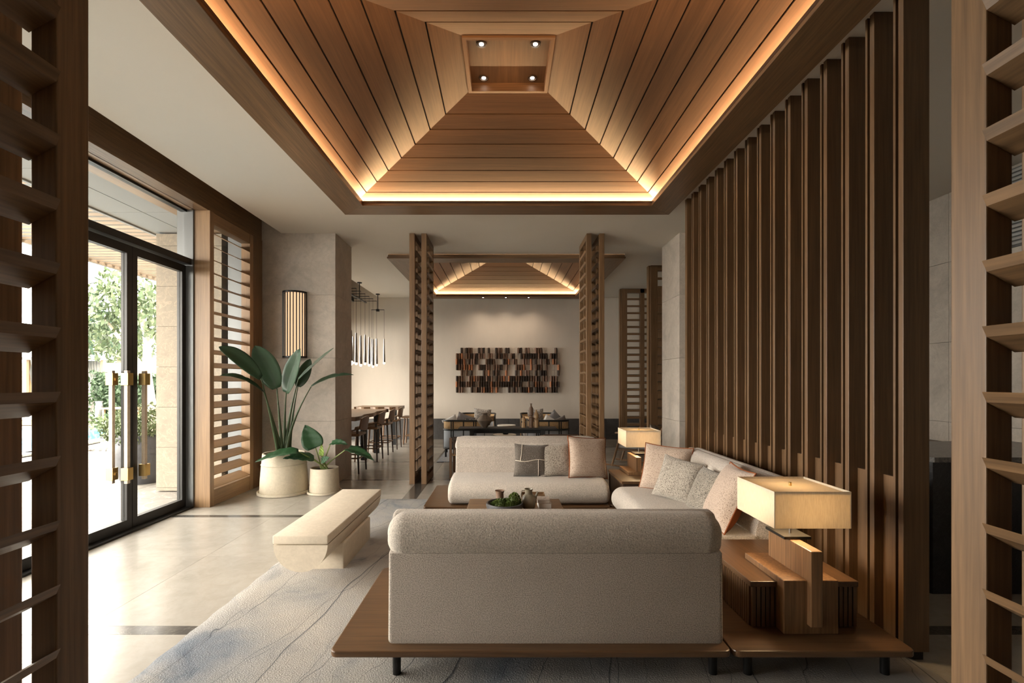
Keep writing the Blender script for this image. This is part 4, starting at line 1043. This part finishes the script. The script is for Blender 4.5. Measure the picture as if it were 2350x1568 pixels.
tree((-16.6, 20.8, 0), [((-.2, 0, 3.6), 1.2), ((.9, 0, 3.0), .9), ((-1.6, 0, 3.2), 1.1), ((0.4, 0, 2.3), .8)], [([(0, 0, 0), (0, 0, 2), (.1, 0, 3.4)], [.15, .1, .05])], 'light green tree farther off behind the cabana', size=.12)
tree((-26.0, 20.8, 0), [((-.2, 0, 3.6), 1.2), ((.9, 0, 3.0), .9), ((-1.6, 0, 3.2), 1.1)], [([(0, 0, 0), (0, 0, 2), (.1, 0, 3.4)], [.15, .1, .05])], 'light green tree glimpsed through the dark near screens', size=.12)
hg = MB(); r6 = random.Random(9)
for k in range(9000):
    x = r6.uniform(-14.9, -7.5); z = r6.uniform(0, 1.75); y = 17.6 + r6.uniform(-.3, .3) - (.35 if r6.random() < .3 else 0); s = r6.uniform(.05, .10)
    e = Euler((r6.uniform(0, 3), r6.uniform(0, 3), r6.uniform(0, 6))).to_matrix(); p = Vector((x, y, z + .1 * math.sin(x * 2)))
    hg.add([p + e @ Vector(q) for q in ((-s, 0, 0), (0, -s * .5, 0), (s, 0, 0), (0, s * .5, 0))], [(0, 1, 2, 3)])
hg.box(-14.9, -7.5, 17.55, 17.75, 0, 1.6)
solo('clipped_hedge', hg, FOL_H, 'dark green hedge in front of the garden wall', 'hedge')
struct('wall_garden', box(-40, -5, 19.0, 19.3, 0, 2.2), GWALL)
gd = MB()
for k in range(2600):
    x = r6.uniform(-13.0, -8.3); y = r6.uniform(14.8, 16.6); s = r6.uniform(.05, .12); z = abs(r6.gauss(0, .22)) + .02
    e = Euler((r6.uniform(0, 3), r6.uniform(0, 3), r6.uniform(0, 6))).to_matrix(); p = Vector((x, y, z))
    gd.add([p + e @ Vector(q) for q in ((-s, 0, 0), (0, -s * .4, 0), (s, 0, 0), (0, s * .4, 0))], [(0, 1, 2, 3)])
solo('ground_cover', gd, FOL_S, 'low yellow green planting along the hedge foot', 'planting', kind='stuff')
# planter by the pier
pn = empty('dark_planter', (-5.42, 7.25, 0), 0, 'large dark round planter on the terrace behind the stone pier', 'planter')
part('pot_body', MB().lathe([(.26, 0), (.33, .2), (.365, .45), (.36, .68), (.33, .72), (.30, .70), (0, .66)], 0, 0, -.012, 36), CLAYD, pn, True)
sh = empty('bushy_shrub', (-5.42, 7.25, .65), 0, 'pale green bushy shrub growing in the dark planter', 'shrub')
m_ = MB(); r7 = random.Random(8)
for c_, rd in (((0, 0, .25), .38), ((-.28, 0, .12), .30), ((.25, 0, .2), .3), ((0, -.2, .1), .3)): leaves(m_, c_, (rd, rd, rd * .75), 900, .030, r7)
part('crown', m_, FOL_S, sh); part('stem', MB().tube([(0, 0, 0), (0, 0, .3)], .02, 6), BARK, sh)
def cabana(x, y, label):
    t = empty('cabana', (x, y, 0), 0, label, 'cabana', 'white poolside cabanas')
    part('roof', box(-1.5, 1.5, -1.2, 1.2, 2.28, 2.45), CURT, t)
    for sx in (-1.4, 1.4):
        for sy in (-1.1, 1.1):
            part('post', box(sx - .05, sx + .05, sy - .05, sy + .05, -.01, 2.28), LO, t)
            m2 = MB(); n = 24; Lz = [2.26, 1.9, 1.4, 1.0, .6, .05]; wd = [.34, .28, .16, .12, .2, .28]
            for z, w in zip(Lz, wd):
                for k in range(n + 1):
                    a = -1 + 2 * k / n; m2.v.append((sx - math.copysign(.25, sx) + a * w * (1 if True else 0), sy + .05 * math.sin(k * 1.6) * w * 3, z))
            m2.f = [(i*(n+1)+k, i*(n+1)+k+1, (i+1)*(n+1)+k+1, (i+1)*(n+1)+k) for i in range(5) for k in range(n)]
            part('curtain', m2, CURT, t, True)
    part('daybed', MB().rbox(-1.0, 1.0, -.7, .7, .15, .45, .05, 3), WHITEF, t, True)
    part('daybed_frame', box(-1.05, 1.05, -.75, .75, -.01, .15), LO, t)
    return t
cabana(-16.6, 17.2, 'white curtained cabana across the pool seen past the left door')
cabana(-19.9, 16.6, 'white curtained cabana glimpsed through the dark near screen')
bl = empty('bollard_light', (-13.75, 16.4, 0), 0, 'short grey bollard lamp beside the pool', 'bollard')
part('post', MB().lathe([(.11, -.01), (.11, .66)], 0, 0, 0, 20), GM, bl, True); part('lens_band', MB().lathe([(.085, .66), (.085, .76)], 0, 0, 0, 20), WHITEF, bl); part('cap', MB().lathe([(.11, .76), (.11, .80), (0, .81)], 0, 0, 0, 20), GM, bl, True)
tb = empty('poolside_table', (-12.9, 16.3, 0), 0, 'small wooden poolside table behind the bollard', 'table')
part('table_top', box(-.5, .5, -.3, .3, .55, .60), LO, tb)
for x in (-.42, .42):
    for y in (-.22, .22): part('leg', box(x - .03, x + .03, y - .03, y + .03, -.01, .55), LO, tb)
